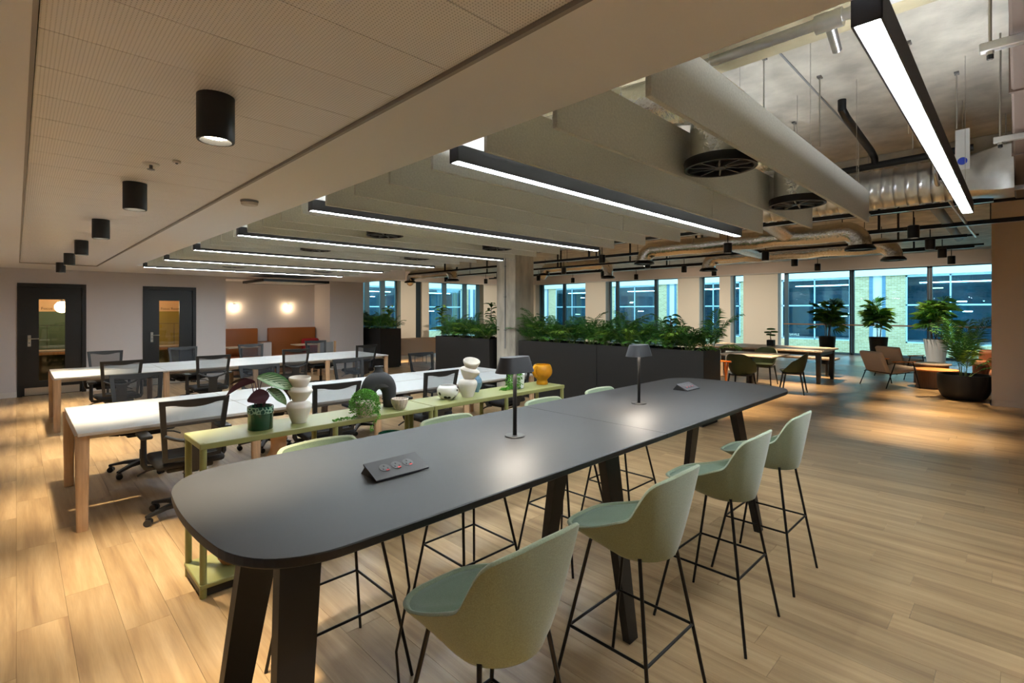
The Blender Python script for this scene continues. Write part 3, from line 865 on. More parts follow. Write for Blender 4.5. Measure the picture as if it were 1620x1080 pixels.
MB().cyl((0, -.06, 0), (0, .06, 0), .045).build('tee_body', 'galvanised', t, 50)
MB().cyl((0, 0, 0), (.16, .0, -.09), .026, .022).build('side_valve', 'galvanised', t, 50)
t = thing('duct_tag', 'white hanging tag panel with a round blue mark by the spiral duct', 'tag', (6.1, .36, 0), R(-90))
MB().rbox(-.05, .05, -.006, .006, 2.92, 3.29, .002).build('tag_panel', 'tag_white', t)
t['label'] = 'white hanging tag panel with a round blue mark by the spiral duct'
MB().cyl((0, -.007, 3.0), (0, -.012, 3.0), .034, n=20).build('blue_mark', 'tag_blue', t)
MB().cyl((0, 0, 3.29), (0, 0, SLAB), .002, n=5).build('wire', 'steel', t)
t = thing('hanger_rods', 'thin threaded rods fixed to the concrete slab by steel plates', 'rod', (0, 0, 0))
for (x, y, z0) in ((4.65, 1.14, 2.98), (5.3, .62, 3.0), (4.5, .55, 2.9), (5.6, 1.6, 3.05), (5.35, .35, 3.1), (4.0, 1.35, 3.0)):
    MB().cyl((x, y, z0), (x, y, SLAB), .005, n=6).build('threaded_rod', 'steel', t)
    MB().box(x - .03, x + .03, y - .015, y + .015, SLAB - .012, SLAB).build('anchor_plate', 'dark_steel', t)

# ---- foil ducts with round diffusers
def elbow_path(x, ya, za, yb, zb, zt, r=.22, n=6):
    """up from (ya, za), along y at zt, down to (yb, zb)"""
    s = 1 if yb > ya else -1
    p = [(x, ya, za)]
    for i in range(n + 1):
        a = i / n * PI / 2
        p.append((x, ya + s * r * (1 - math.cos(a)), zt - r + r * math.sin(a)))
    m = 10
    for i in range(1, m): p.append((x + .012 * math.sin(i * 1.7), ya + s * r + (yb - ya - 2 * s * r) * i / m, zt + .012 * math.cos(i * 2.3)))
    for i in range(n + 1):
        a = i / n * PI / 2
        p.append((x, yb - s * r + s * r * math.sin(a), zt - r + r * math.cos(a)))
    p.append((x, yb, zb))
    return p
def foil_duct(x, ya, za, yb, zb, zt, label, r=.15):
    t = thing('foil_duct', label, 'duct')
    MB().tube(elbow_path(x, ya, za + .06, yb, zb + .06, zt), r, 20).build('flexible_duct', 'foil', t, 70)
    for k, (y, z) in enumerate(((ya, za), (yb, zb))):
        d = MB()
        d.lathe([(.155, z + .07), (.165, z + .07), (.19, z + .04), (.2, z + .03), (.2, z), (.17, z), (.165, z + .02)], 28, (x, y, 0), cap0=False, cap1=False)
        d.lathe([(0, z + .01), (.05, z + .005), (.15, z + .02)], 24, (x, y, 0), cap1=False)
        d.build('diffuser_ring', 'black_metal', t, 40)
    for q in (.3, .7):
        y = ya + (yb - ya) * q
        MB().tube([(x - r - .01, y, SLAB), (x - r - .01, y, zt), (x, y, zt - r - .01), (x + r + .01, y, zt), (x + r + .01, y, SLAB)], .004, 5).build('hanger_strap', 'steel', t)
foil_duct(11.72, 1.66, 2.58, 5.2, 2.58, 2.88, 'crinkled silver duct over the long dining table')
foil_duct(9.08, 1.69, 2.56, 5.36, 2.58, 2.86, 'crinkled silver duct nearest the long planter')
foil_duct(12.3, 8.45, 2.58, 10.95, 2.78, 3.02, 'crinkled silver duct beside the concrete column')
foil_duct(9.75, 12.5, 2.56, 14.9, 2.6, 2.86, 'crinkled silver duct left of the concrete column')
t = thing('foil_duct', 'short pale blue-lit silver duct joining the ducts above the dining area', 'duct')
MB().tube([(9.1, 4.0, 2.98), (10.2, 4.02, 2.96), (11.7, 3.95, 2.9)], .14, 18).build('flexible_duct', 'foil', t, 70)
t = thing('foil_duct', 'silver duct linking the spiral duct to the ceiling diffusers', 'duct')
MB().tube([(6.62, 2.6, 2.98), (7.4, 2.62, 3.05), (8.3, 2.7, 3.0), (9.06, 2.7, 2.9)], .14, 18).build('flexible_duct', 'foil', t, 70)

# ---- tracks, pendants
GX = (8.6, 10.4, 12.2, 14.0)
GY = (1.0, 3.48, 6.05, 8.55, 11.1, 13.7)
TRK = 2.98
XN = ['nearest the camera', 'second from the camera', 'third from the camera', 'nearest the windows']
for i, x in enumerate(GX):
    t = thing('lighting_track', 'long black lighting track, the one %s' % XN[i], 'track', (x, 0, TRK), 0, 'black tracks above the open area')
    MB().box(-.018, .018, YB + .6 if x < 12 else .5, 15.2, 0, .035).build('rail', 'black_metal', t)
    for y in [-1.2, .3, 2.2, 4.9, 7.4, 9.9, 12.4, 14.6]:
        if x > 12 and y < .4: continue
        MB().cyl((0, y, .03), (0, y, SLAB - TRK), .007, n=6).build('drop_rod', 'black_metal', t)
for i, (x, z) in enumerate(((7.75, 2.86), (9.45, 2.83), (11.2, 2.86), (13.1, 2.85))):
    t = thing('cable_tray', 'narrow black cable tray with pale underside, %s from the camera' % ORD[i], 'tray', (x, 0, z), 0, 'cable trays along the open ceiling')
    y0 = (.2, -1.2, .6, .6)[i]
    MB().box(-.03, .03, y0, 14.5, 0, .012).build('tray_base', 'galvanised', t)
    for s in (-.032, .028): MB().box(s, s + .004, y0, 14.5, 0, .05).build('tray_side', 'black_metal', t)
    for y in (1.5, 4.3, 4.42, 7.0, 9.3, 9.42, 12.5):
        MB().box(-.02, .02, y, y + .03, .012, SLAB - z).build('hanger', 'black_metal', t)
pc = MB()
pc.lathe([(.052, 0), (.062, 0), (.066, .006), (.066, .165), (.055, .172), (0, .172)], 20, cap0=False)
pc.lathe([(.0, .03), (.045, .03), (.052, 0)], 20, cap0=False, cap1=False)
pc_me = pc.mesh('can', 'black_metal', 40)
bulb_me = MB().lathe([(0, .012), (.04, .012), (.042, .028)], 16, cap1=False).mesh('lens', 'spot_glow', 40)
ZB = 2.62
ROWN = ['the row nearest the camera', 'the second row', 'the third row', 'the fourth row', 'the fifth row', 'the last row']
hid = {(8.6, 11.1), (8.6, 8.55), (10.4, 11.1), (10.4, 13.7), (14.0, 13.7)}
for j, y in enumerate(GY):
    for i, x in enumerate(GX):
        if (x, y) in ((8.6, 11.1),): continue
        t = thing('pendant_spotlight', 'black can pendant in %s, %s' % (ROWN[j], XN[i]), 'pendant light', (x, y, ZB), 0, 'black can pendants over the open area')
        inst('can', pc_me, t); inst('lens', bulb_me, t)
        MB().cyl((0, 0, .17), (0, 0, TRK - ZB), .007, n=8).build('stem', 'black_metal', t, 60)
        l = light('spot', 'SPOT', (0, 0, .01), SPOT_POWER, WARM, t, spot_size=R(52), spot_blend=1.0, shadow_soft_size=.04)

# ---- surface downlights on the left ceiling
dl = MB()
dl.lathe([(.054, 0), (.062, 0), (.064, .004), (.064, .17)], 28, cap0=False, cap1=True)
dl.lathe([(.047, .03), (.054, 0)], 28, cap0=False, cap1=False)
dl_me = dl.mesh('can', 'black_paint', 40)
dlb = MB().lathe([(0, .018), (.045, .018), (.05, .028)], 20, cap1=False).mesh('lens', 'spot_glow', 40)
for i, y in enumerate((.28, 2.15, 3.98, 5.8, 7.69, 9.55, 11.5)):  # the first is added out of view overhead to brighten the ceiling
    t = thing('downlight', ('black cylinder downlight on the perforated ceiling, %s from the camera' % ORD[i - 1]) if i else 'black cylinder downlight added out of view overhead to brighten the ceiling', 'light', (.54, y, SOF + .012 - .17), 0, 'black cylinder downlights in a row')
    inst('can', dl_me, t); inst('lens', dlb, t)
    light('spot', 'SPOT', (0, 0, .01), DOWN_POWER, WARM_DOWN, t, spot_size=R(58), spot_blend=1.0, shadow_soft_size=.04)
t = thing('smoke_detector', 'white disc detector under the plaster soffit', 'detector', (1.21, 3.95, SOF - .035))
MB().lathe([(0, 0), (.05, 0), (.056, .008), (.056, .02), (.05, .022)], 24).build('body', 'trim_white', t, 40)
MB().lathe([(.058, .022), (.06, .024), (.06, .035), (0, .035)], 24).build('base', 'grey_pipe', t, 40)
t = thing('ceiling_sprinkler', 'small sprinkler in the perforated ceiling', 'sprinkler', (.53, 3.38, SOF))
MB().lathe([(.04, .012), (.038, .004), (.02, .002), (.012, .004)], 20).build('rosette', 'tag_white', t, 40)
MB().cyl((0, 0, .003), (0, 0, -.02), .008, n=8).build('nozzle', 'dark_steel', t)
MB().cyl((0, 0, -.02), (0, 0, -.023), .018, n=12).build('deflector', 'dark_steel', t)
t = thing('ceiling_sensor', 'tiny flat sensor beside the ceiling sprinkler', 'sensor', (.62, 3.22, SOF))
MB().lathe([(.02, .012), (.02, .002), (.012, 0)], 16).build('body', 'trim_white', t, 40)
MB().lathe([(.008, .002), (.006, -.006), (0, -.008)], 12).build('lens', 'dark_steel', t, 40)
# ---- rectangular frame pendant before the recess
t = thing('acoustic_raft', 'black-edged pale rectangular raft hanging before the orange recess', 'ceiling raft', (3.88, 11.72, 2.29))
fw, fd = 1.5, 1.45
for nm, q in (('frame_bar', (0, fw, 0, .04)), ('frame_bar', (0, fw, fd - .04, fd)), ('frame_bar', (0, .04, .04, fd - .04)), ('frame_bar', (fw - .04, fw, .04, fd - .04))):
    MB().box(*q, 0, .06).build(nm, 'black_metal', t)
MB().box(.04, fw - .04, .04, fd - .04, .006, .05).build('underside_panel', 'white_ceiling', t)
for q in (.1, fw - .1): MB().cyl((q, .02, .06), (q, .02, SOF - 2.29), .002, n=5).build('wire', 'steel', t)
for q in (.1, fw - .1): MB().cyl((q, fd - .02, .06), (q, fd - .02, SOF - 2.29), .002, n=5).build('wire', 'steel', t)

# ================================================================== high table
t = thing('high_table', 'long black bar-height table with rounded corners and splayed legs', 'table', (0, 0, 0))
TZ = 1.05
def table_outline(n=26):
    x0, x1, y0, y1 = .345, 4.29, 1.205, 2.175
    bl, rc = .055, .22
    ym = (y0 + y1) / 2; hw = (y1 - y0) / 2
    def endx(y): return bl * (1 - ((y - ym) / hw) ** 2)
    base = []
    for k in range(41):
        y = y0 + (y1 - y0) * k / 40; base.append((x1 - bl + endx(y), y))
    for k in range(41):
        y = y1 - (y1 - y0) * k / 40; base.append((x0 + bl - endx(y), y))
    # round the four corners
    out = []
    m = len(base)
    crn = {0, 40, 41, 81}
    def pt_along(i, step, d):
        p = Vector(base[i]); acc = 0
        while True:
            q = Vector(base[(i + step) % m]); L_ = (q - p).length
            if acc + L_ >= d: return p + (q - p) * ((d - acc) / L_) if L_ > 0 else p
            acc += L_; p = q; i += step
    keep = []
    for i, p in enumerate(base):
        if i in crn: 
            prv = pt_along(i, -1, rc); nxt = pt_along(i, 1, rc); c = Vector(p)
            for k in range(13):
                u = k / 12; keep.append(tuple(prv * (1 - u) ** 2 + c * 2 * u * (1 - u) + nxt * u * u))
        else:
            d = min((Vector(p) - Vector(base[c])).length for c in crn)
            if d > rc: keep.append(p)
    return keep
outl = table_outline()
SEAM = 2.255
def clip(poly, xs, keep_left):
    out = []
    for i in range(len(poly)):
        a, b = poly[i], poly[(i + 1) % len(poly)]
        ia = (a[0] <= xs) == keep_left; ib = (b[0] <= xs) == keep_left
        if ia: out.append(a)
        if ia != ib:
            q = (xs - a[0]) / (b[0] - a[0]); out.append((xs, a[1] + (b[1] - a[1]) * q))
    return out
for side in (True, False):
    p = clip(outl, SEAM + (-.0012 if side else .0012), side)
    cx_ = sum(q[0] for q in p) / len(p); cy_ = sum(q[1] for q in p) / len(p)
    ins = lambda k: [(cx_ + (q[0] - cx_) * (1 - k / abs(2.0)), cy_ + (q[1] - cy_) * (1 - k / .48)) if abs(q[0] - SEAM) > .01 else (q[0], cy_ + (q[1] - cy_) * (1 - k / .48)) for q in p]
    mb = MB()
    r0 = [(x, y, TZ - .026) for x, y in ins(.004)]; r1 = [(x, y, TZ - .022) for x, y in p]; r2 = [(x, y, TZ - .003) for x, y in p]; r3 = [(x, y, TZ) for x, y in ins(.003)]
    mb.rings([r0, r1, r2], mi=1, cap0=True); mb.rings([r2, r3], mi=1); mb.add(r3, [tuple(range(len(r3)))], 0)
    mb.build('tabletop', ['table_black', 'table_edge'], t)
fr = MB(); fr.rbox(.65, 3.9, 1.62, 1.72, TZ - .085, TZ - .026, .004); fr.build('under_beam', 'black_metal', t)
def tleg(xf, yf, xt, yt):
    """flat tapered blade leg"""
    d = Vector((xt - xf, yt - yf, TZ - .03)).normalized()
    mb = MB(); rs = []
    for z, w, th in ((0, .075, .04), (.45, .1, .045), (TZ - .1, .125, .05), (TZ - .028, .13, .05)):
        q = z / (TZ - .03); x = xf + (xt - xf) * q; y = yf + (yt - yf) * q
        rs.append([(x - w / 2, y - th / 2, z), (x + w / 2, y - th / 2, z), (x + w / 2, y + th / 2, z), (x - w / 2, y + th / 2, z)])
    mb.rings(rs, cap0=True, cap1=True)
    return mb
for xf, xt in ((.50, .61), (2.19, 2.2), (3.95, 3.86)):
    tleg(xf, 1.37, xt, 1.53).build('leg', 'black_paint', t)
    tleg(xf, 1.96, xt, 1.80).build('leg', 'black_paint', t)
    MB().rbox(xt - .06, xt + .06, 1.46, 1.88, TZ - .06, TZ - .027, .004).build('bracket', 'black_metal', t)

# ---- power sockets and cable
def power_box(name, label, x0, x1, y0, y1, flip, cable):
    s = thing(name, label, 'power socket', (x0, y0, TZ), 0, 'pop-up power sockets in the black table')
    L_, D_ = x1 - x0, y1 - y0
    # wedge: low edge at y=0, raised edge at y=D
    hgt = .045
    w = MB()
    w.add([(0, 0, .002), (L_, 0, .002), (L_, 0, .007), (0, 0, .007), (0, D_ * .72, hgt), (L_, D_ * .72, hgt), (L_, D_ * .72, hgt - .006), (0, D_ * .72, hgt - .006)],
          [(3, 2, 5, 4), (0, 7, 6, 1), (0, 1, 2, 3), (4, 5, 6, 7), (0, 3, 4, 7), (1, 6, 5, 2)])
    w.build('lid', 'led_housing', s)
    k2 = MB(); k2.add([(.01, .015, .0), (L_ - .01, .015, .0), (L_ - .01, D_, .0), (.01, D_, .0), (.01, D_ * .72, hgt - .006), (L_ - .01, D_ * .72, hgt - .006)],
        [(0, 1, 5, 4), (2, 3, 4, 5), (0, 4, 3), (1, 2, 5), (0, 3, 2, 1)]); k2.build('body', 'black_paint', s)
    ang = math.atan2(hgt - .007, D_ * .72)
    for i in range(3):
        e = bpy.data.objects.new('socket', MB().lathe([(.021, .0), (.021, .0012), (0, .0012)], 20).mesh('socket', 'socket_grey', 40)); col.objects.link(e); e.parent = s
        e.location = (L_ * (.28 + .22 * i), D_ * .38, .007 + D_ * .38 * math.tan(ang) + .0004); e.rotation_euler = (ang, 0, 0)
        for (px, py) in ((0, .009), (-.009, -.006), (.009, -.006)): MB().box(px - .002, px + .002, py - .003, py + .003, .0012, .0022).build('pin_slot', 'black_paint', e)
        MB().box(-.002, .01, -.018, -.012, .0012, .0024).build('switch', 'red_switch', e)
    if cable:
        MB().tube([(.1, .12, -.03), (.13, .05, -.2), (.12, -.02, -.4), (.06, -.03, -.6), (.1, 0, -.85), (.12, .05, -1.04), (.4, .1, -1.043)], .005, 7).build('power_cable', 'black_metal', s, 60)
    return s
power_box('power_socket', 'raised black triple power socket near the front end of the bar table', .89, 1.11, 1.57, 1.70, False, True)
power_box('power_socket', 'raised black power socket near the far end of the bar table', 3.52, 3.72, 1.72, 1.84, False, False)

# ---- table lamps
def stadium(L_, W_, n=12):
    r = W_ / 2; a = L_ / 2 - r; o = []
    for k in range(n + 1): o.append((a + r * math.cos(-PI / 2 + PI * k / n), r * math.sin(-PI / 2 + PI * k / n)))
    for k in range(n + 1): o.append((-a + r * math.cos(PI / 2 + PI * k / n), r * math.sin(PI / 2 + PI * k / n)))
    return o
def lamp(x, y, label):
    s = thing('table_lamp', label, 'table lamp', (x, y, TZ), 0, 'black table lamps on the bar table')
    MB().lathe([(.048, 0), (.049, .003), (.046, .006), (0, .006)], 32).build('base', 'black_metal', s, 40)
    MB().cyl((0, 0, .005), (0, 0, .315), .0095, n=16).build('stem', 'black_metal', s, 60)
    sh = MB()
    ring = lambda L_, W_, z: [(px, py, z) for px, py in stadium(L_, W_)]
    sh.rings([ring(.215, .115, .305), ring(.17, .08, .372), ring(.165, .075, .378)], cap1=True)
    sh.rings([ring(.215, .115, .305), ring(.205, .105, .305), ring(.19, .09, .33)], flip=True)
    sh.rings([ring(.19, .09, .33)], cap0=False)
    o = sh.build('shade', 'led_housing', s, 35)
    MB().rings([ring(.188, .088, .331), ring(.188, .088, .335)], cap0=True, cap1=True).build('led_plate', 'lamp_led', o)
lamp(1.69, 1.69, 'black lamp with a flat oval shade on the near half of the bar table')
lamp(2.85, 1.72, 'black lamp with a flat oval shade on the far half of the bar table')

# ================================================================== bar stools
RIM = [(0, .252, .735), (.10, .242, .737), (.165, .197, .743), (.20, .12, .760), (.212, .02, .796), (.216, -.07, .836), (.214, -.13, .868), (.209, -.165, .925), (.203, -.195, .975), (.188, -.218, 1.003), (.155, -.231, 1.012), (.08, -.241, 1.016), (0, -.243, 1.018)]
def smooth3(pts, n):
    P = [Vector(p) for p in pts]; P = [P[0] * 2 - P[1]] + P + [P[-1] * 2 - P[-2]]; out = []
    P[0] = Vector((-pts[1][0], pts[1][1], pts[1][2])); P[-1] = Vector((-pts[-2][0], pts[-2][1], pts[-2][2]))
    for i in range(1, len(P) - 2):
        for k in range(n):
            u = k / n; p0, p1, p2, p3 = P[i - 1:i + 3]
            out.append(.5 * (2 * p1 + (p2 - p0) * u + (2 * p0 - 5 * p1 + 4 * p2 - p3) * u * u + (3 * p1 - p0 - 3 * p2 + p3) * u ** 3))
    out.append(Vector(pts[-1]))
    return out
def stool_meshes():
    half = smooth3(RIM, 3)                       # front centre -> right -> back centre
    rm = [Vector((-p.x, p.y, p.z)) for p in half] + [Vector(p) for p in half[::-1][1:-1]]
    N_ = len(rm)
    def bot(p):
        t_ = math.atan2(p.y + .03, p.x); return Vector((.14 * math.cos(t_), -.065 + .13 * math.sin(t_), .682))
    outer = []
    for i in range(10):
        q = i / 9; ring = []
        for p in rm:
            b_ = bot(p); w = (1 - q) ** .72
            ring.append((b_.x + (p.x - b_.x) * w, b_.y + (p.y - b_.y) * w, p.z + (b_.z - p.z) * q))
        outer.append(ring)
    def off(p, d_, dz):
        c = Vector((0, -.04, p.z)); d = (c - p); d.z = 0; d.normalize(); return (p.x + d.x * d_, p.y + d.y * d_, p.z + dz)
    lip = [off(p, .006, .006) for p in rm]; lip1 = [off(p, .014, .006) for p in rm]; lip2 = [off(p, .022, -.001) for p in rm]
    sh = MB(); sh.rings(outer[::-1], cap0=True); sh.rings([outer[0], lip, lip1, lip2])
    cu = MB(); inner = [lip2]
    for q in (.3, .6, .85, 1.0):
        ring = []
        for p in lip2:
            hi = max(0, p[2] - .757); c = (0, -.03)
            kk = min(1, hi / .2); sh_ = (.16 - .06 * kk) * q
            x = p[0] * (1 - sh_); y = p[1] + (c[1] - p[1]) * sh_ + .05 * q * kk
            z = min(p[2], .757) + hi * (1 - q) ** 1.4 + .008 * math.sin(q * PI / 2)
            ring.append((x, y, z))
        inner.append(ring)
    last = inner[-1]
    for k, zz in ((.6, .766), (.25, .764)): inner.append([(x * k, -.02 + (y + .02) * k, z + (zz - z) * .8) for x, y, z in last])
    cu.rings(inner, cap1=True)
    return sh.mesh('seat_shell', 'sage_fabric', 50), cu.mesh('seat_cushion', 'sage_fabric_shaded', 60)
sh_me, cu_me = stool_meshes()
FX, FB, FT = .233, -.24, .24
def legm(sx, yb, yt_):
    return MB().tube([(sx * FX, yb, 0), (sx * .135, yt_, .70)], .0075, 8)
lg = [legm(sx, yb, yt_).mesh('leg', 'black_metal', 60) for sx in (-1, 1) for yb, yt_ in ((FB, -.13), (FT, .10))]
zr = .335
def at_leg(sx, yb, yt_):
    q = zr / .70; return (sx * (FX + (.135 - FX) * q), yb + (yt_ - yb) * q, zr)
cn = [at_leg(-1, FB, -.13), at_leg(1, FB, -.13), at_leg(1, FT, .10), at_leg(-1, FT, .10)]
rl = [MB().tube([cn[i], cn[(i + 1) % 4]], .006, 8).mesh('footrest_rail', 'black_metal', 60) for i in range(4)]
pl_ = MB().rbox(-.08, .08, -.13, .02, .676, .69, .004).mesh('seat_plate', 'black_metal')
def stool(x, y, rz, label, group):
    t = thing('bar_stool', label, 'bar stool', (x, y, 0), rz, group)
    inst('seat_shell', sh_me, t); inst('seat_cushion', cu_me, t); inst('seat_plate', pl_, t)
    for m_ in lg: inst('leg', m_, t)
    for m_ in rl: inst('footrest_rail', m_, t)
for i, x in enumerate((1.02, 1.83, 2.69, 3.415)):
    stool(x, 1.15, 0, 'sage green bar stool on the near side of the black table, %s from the camera' % ORD[i], 'bar stools on the near side')
for i, x in enumerate((1.04, 1.815, 2.67, 3.35)):
    stool(x, 2.17, PI, 'sage green bar stool on the far side of the black table, %s from the camera' % ORD[i], 'bar stools on the far side')

# ================================================================== green console shelves
CZ = .886
def console(x0, label):
    t = thing('console_shelf', label, 'shelf', (x0, 3.27, 0), 0, 'olive green console shelves')
    L_, D_ = 1.622, .385
    MB().rbox(0, L_, 0, D_, CZ - .034, CZ, .005, 2).build('top_shelf', 'green_steel', t)
    MB().rbox(0, L_, 0, D_, .055, .082, .004).build('bottom_shelf', 'green_steel', t)
    MB().box(.01, L_ - .01, .02, D_ - .01, .006, .053).build('plinth', 'black_paint', t)
    for x in (.02, L_ / 2, L_ - .02):
        for y in (.02, D_ - .02):
            l = MB().cyl((x, y, 0), (x, y, CZ - .03), .0185, n=14).build('leg', 'green_steel', t, 60)
            if x != L_ / 2: MB().lathe([(.014, CZ), (.014, CZ + .0012), (.006, CZ + .0012), (.006, CZ)], 12, (x, y, 0), cap0=False, cap1=False).build('cap_ring', 'green_steel', l)
console(.742, 'olive green console shelf at the near end, holding the striped plant')
console(2.37, 'olive green console shelf at the far end, holding the amber vase')

# ---- ceramics on the console
def lathe_thing(name, label, cat, x, y, z, prof, m, part='body', n=32, sm=45, **kw):
    t = thing(name, label, cat, (x, y, z))
    MB().lathe(prof, n, **kw).build(part, m, t, sm)
    return t
def bez(pts, n=6):
    """smooth profile through points (catmull-rom)"""
    out = []
    P = [pts[0]] + list(pts) + [pts[-1]]
    for i in range(1, len(P) - 2):
        for k in range(n):
            u = k / n
            q = []
            for d in (0, 1):
                p0, p1, p2, p3 = P[i - 1][d], P[i][d], P[i + 1][d], P[i + 2][d]
                q.append(.5 * (2 * p1 + (p2 - p0) * u + (2 * p0 - 5 * p1 + 4 * p2 - p3) * u * u + (3 * p1 - p0 - 3 * p2 + p3) * u ** 3))
            out.append((max(q[0], .0005), q[1]))
    out.append(pts[-1])
    return out
def totem_vase(label, x, y, s, tilt):
    t = thing('totem_vase', label, 'vase', (x, y, CZ))
    low = MB().lathe(bez([(.045, 0), (.06, .04), (.077, .09), (.08, .115), (.066, .14), (.036, .148)]), 32)
    low.build('lower_bulb', 'white_ceramic', t, 50)
    M2 = Matrix.Translation((0, 0, .142)) @ Euler((tilt * .3, tilt * .35, 0)).to_matrix().to_4x4()
    MB().lathe(bez([(.034, 0), (.055, .025), (.078, .062), (.084, .078), (.07, .095), (.045, .104)]), 32).xf(M2).build('middle_bulb', 'white_ceramic', t, 50)
    M3 = M2 @ Matrix.Translation((0, 0, .1)) @ Euler((tilt * .35, -tilt * .55, 0)).to_matrix().to_4x4()
    MB().lathe([(.045, 0), (.056, .02), (.069, .05), (.071, .064), (.068, .068), (.064, .064), (.055, .045), (.03, .02), (.0005, .015)], 32).xf(M3).build('upper_bowl', 'white_ceramic', t, 50)
    t.scale = (s, s, s)
totem_vase('cream ceramic vase of three stacked bowls beside the striped plant', 1.37, 3.45, 1.0, .12)
totem_vase('white ceramic vase of three tilted stacked bowls beside the blue vase', 2.84, 3.43, 1.06, .55)
# black arch vase
t = thing('arch_vase', 'matt black arch-shaped vase with a narrow neck', 'vase', (2.02, 3.53, CZ), R(-8))
pts = [(-.085, 0, .0), (-.088, 0, .05)] + [(.086 * math.cos(a), 0, .11 + .105 * math.sin(a)) for a in [PI - PI * k / 14 for k in range(15)]] + [(.088, 0, .05), (.085, 0, 0)]
rad = [.05, .053] + [.055 + .016 * math.sin(PI * k / 14) for k in range(15)] + [.050, .045]
MB().tube(pts, rad, 20).build('arch_body', 'black_ceramic', t, 60)
MB().lathe(bez([(.112, .165), (.098, .205), (.066, .25), (.04, .283), (.031, .303), (.035, .325), (.03, .326)]), 24, (0, 0, 0), sy=.66, cap0=False).build('neck', 'black_ceramic', t, 60)
lathe_thing('ribbed_bowl', 'small fluted cream bowl in front of the black arch vase', 'bowl', 2.11, 3.37, CZ, [(.035, 0), (.045, .012), (.062, .05), (.066, .08), (.062, .083), (.055, .06), (.03, .02), (.0005, .015)], 'speckled', n=64, rib=(16, .03))
lathe_thing('spotted_bowl', 'round white bowl with black spots', 'bowl', 2.65, 3.47, CZ, bez([(.045, 0), (.075, .022), (.093, .06), (.088, .095), (.070, .115), (.064, .112), (.082, .06), (.04, .015), (.001, .012)], 4), 'spotted_glaze', n=36)
lathe_thing('faceted_vase', 'small slate blue vase behind the white stacked vase', 'vase', 3.06, 3.56, CZ, [(.018, 0), (.024, .02), (.045, .06), (.05, .09), (.04, .125), (.022, .15), (.02, .19), (.016, .19), (.016, .15)], 'blue_ceramic', n=8, sm=None)
t = thing('amber_vase', 'glossy amber glass vase with two handles at the end of the shelf', 'vase', (3.87, 3.47, CZ))
MB().lathe(bez([(.058, 0), (.06, .02), (.054, .045), (.07, .065), (.1, .10), (.105, .14), (.096, .18), (.085, .2), (.078, .198), (.09, .14), (.06, .07), (.001, .06)], 4), 36).build('bowl_body', 'amber_glass', t, 60)
MB().tube([(-.085, 0, .185), (-.115, 0, .18), (-.128, 0, .15), (-.118, 0, .11), (-.09, 0, .09)], .018, 12).build('handle', 'amber_glass', t, 60)
MB().tube([(.085, 0, .185), (.11, 0, .175), (.12, 0, .15), (.11, 0, .115), (.09, 0, .095)], .015, 12).build('handle', 'amber_glass', t, 60)
# on the lower shelf
lathe_thing('fluted_vase', 'terracotta fluted vase on the lower shelf', 'vase', .96, 3.46, .082, [(.05, 0), (.07, .03), (.085, .2), (.09, .44), (.082, .47), (.06, .49), (.05, .46), (.04, .1)], 'terracotta', n=80, rib=(11, .12))
lathe_thing('round_vase', 'large peach round-bellied vase on the lower shelf', 'vase', 1.24, 3.46, .082, bez([(.1, 0), (.2, .1), (.235, .25), (.21, .42), (.12, .56), (.055, .64), (.05, .72), (.06, .74), (.05, .735)]), 'peach_ceramic', n=40)
lathe_thing('glass_vase', 'green glass vase on the lower shelf below the trailing plant', 'vase', 2.06, 3.42, .082, [(.08, 0), (.085, .03), (.10, .5), (.095, .62), (.09, .62), (.094, .5), (.078, .03), (.001, .02)], 'teal_glass', n=36)
lathe_thing('clay_cup', 'small terracotta cup on the lower shelf', 'cup', 2.27, 3.40, .082, [(.05, 0), (.06, .02), (.07, .5), (.04, .58), (.03, .59)], 'terracotta', n=24)

# ---- plants on the console
def leaf(L_, W_, droop, n=9, fold=.25, wave=.0):
    """leaf along +x, two layers (top / underside); origin at the base"""
    mb = MB(); rows = []
    m = 6
    for layer in (0, 1):
        base = len(mb.v); uv = []
        vs = []
        for i in range(n + 1):
            u = i / n
            w = W_ * (math.sin(PI * min(1, u * .93 + .03)) ** .8) * (1 - .25 * u)
            a = droop * u
            cx_ = L_ * (math.sin(a) / droop if droop else u); cz = -L_ * ((1 - math.cos(a)) / droop) if droop else 0
            for j in range(m + 1):
                v = j / m - .5
                zz = cz + abs(v) * 2 * w * fold + wave * math.sin(u * 9) * abs(v) - layer * .0012
                vs.append((cx_, v * w, zz)); uv.append((j / m, u))
        fs = []
        for i in range(n):
            for j in range(m):
                q = (i * (m + 1) + j, (i + 1) * (m + 1) + j, (i + 1) * (m + 1) + j + 1, i * (m + 1) + j + 1)
                fs.append(q if layer == 0 else q[::-1])
        mb.add(vs, fs, layer)
        mb.uv = (mb.uv or []) + uv
    return mb
t = thing('calathea_plant', 'striped purple-backed calathea in a dark green glazed pot', 'plant', (1.12, 3.44, CZ))
MB().lathe([(.07, 0), (.074, .004), (.074, .1), (.076, .104), (.076, .146), (.07, .15), (.066, .146), (.066, .12), (.0005, .118)], 40).build('pot', 'green_glaze', t, 45)
MB().lathe([(.0765, .104), (.0775, .108), (.0775, .142), (.0765, .147)], 40, cap0=False, cap1=False).build('relief_band', 'relief_glaze', t, 45)
MB().lathe([(.064, .122), (.0005, .126)], 24).build('soil', 'soil', t)
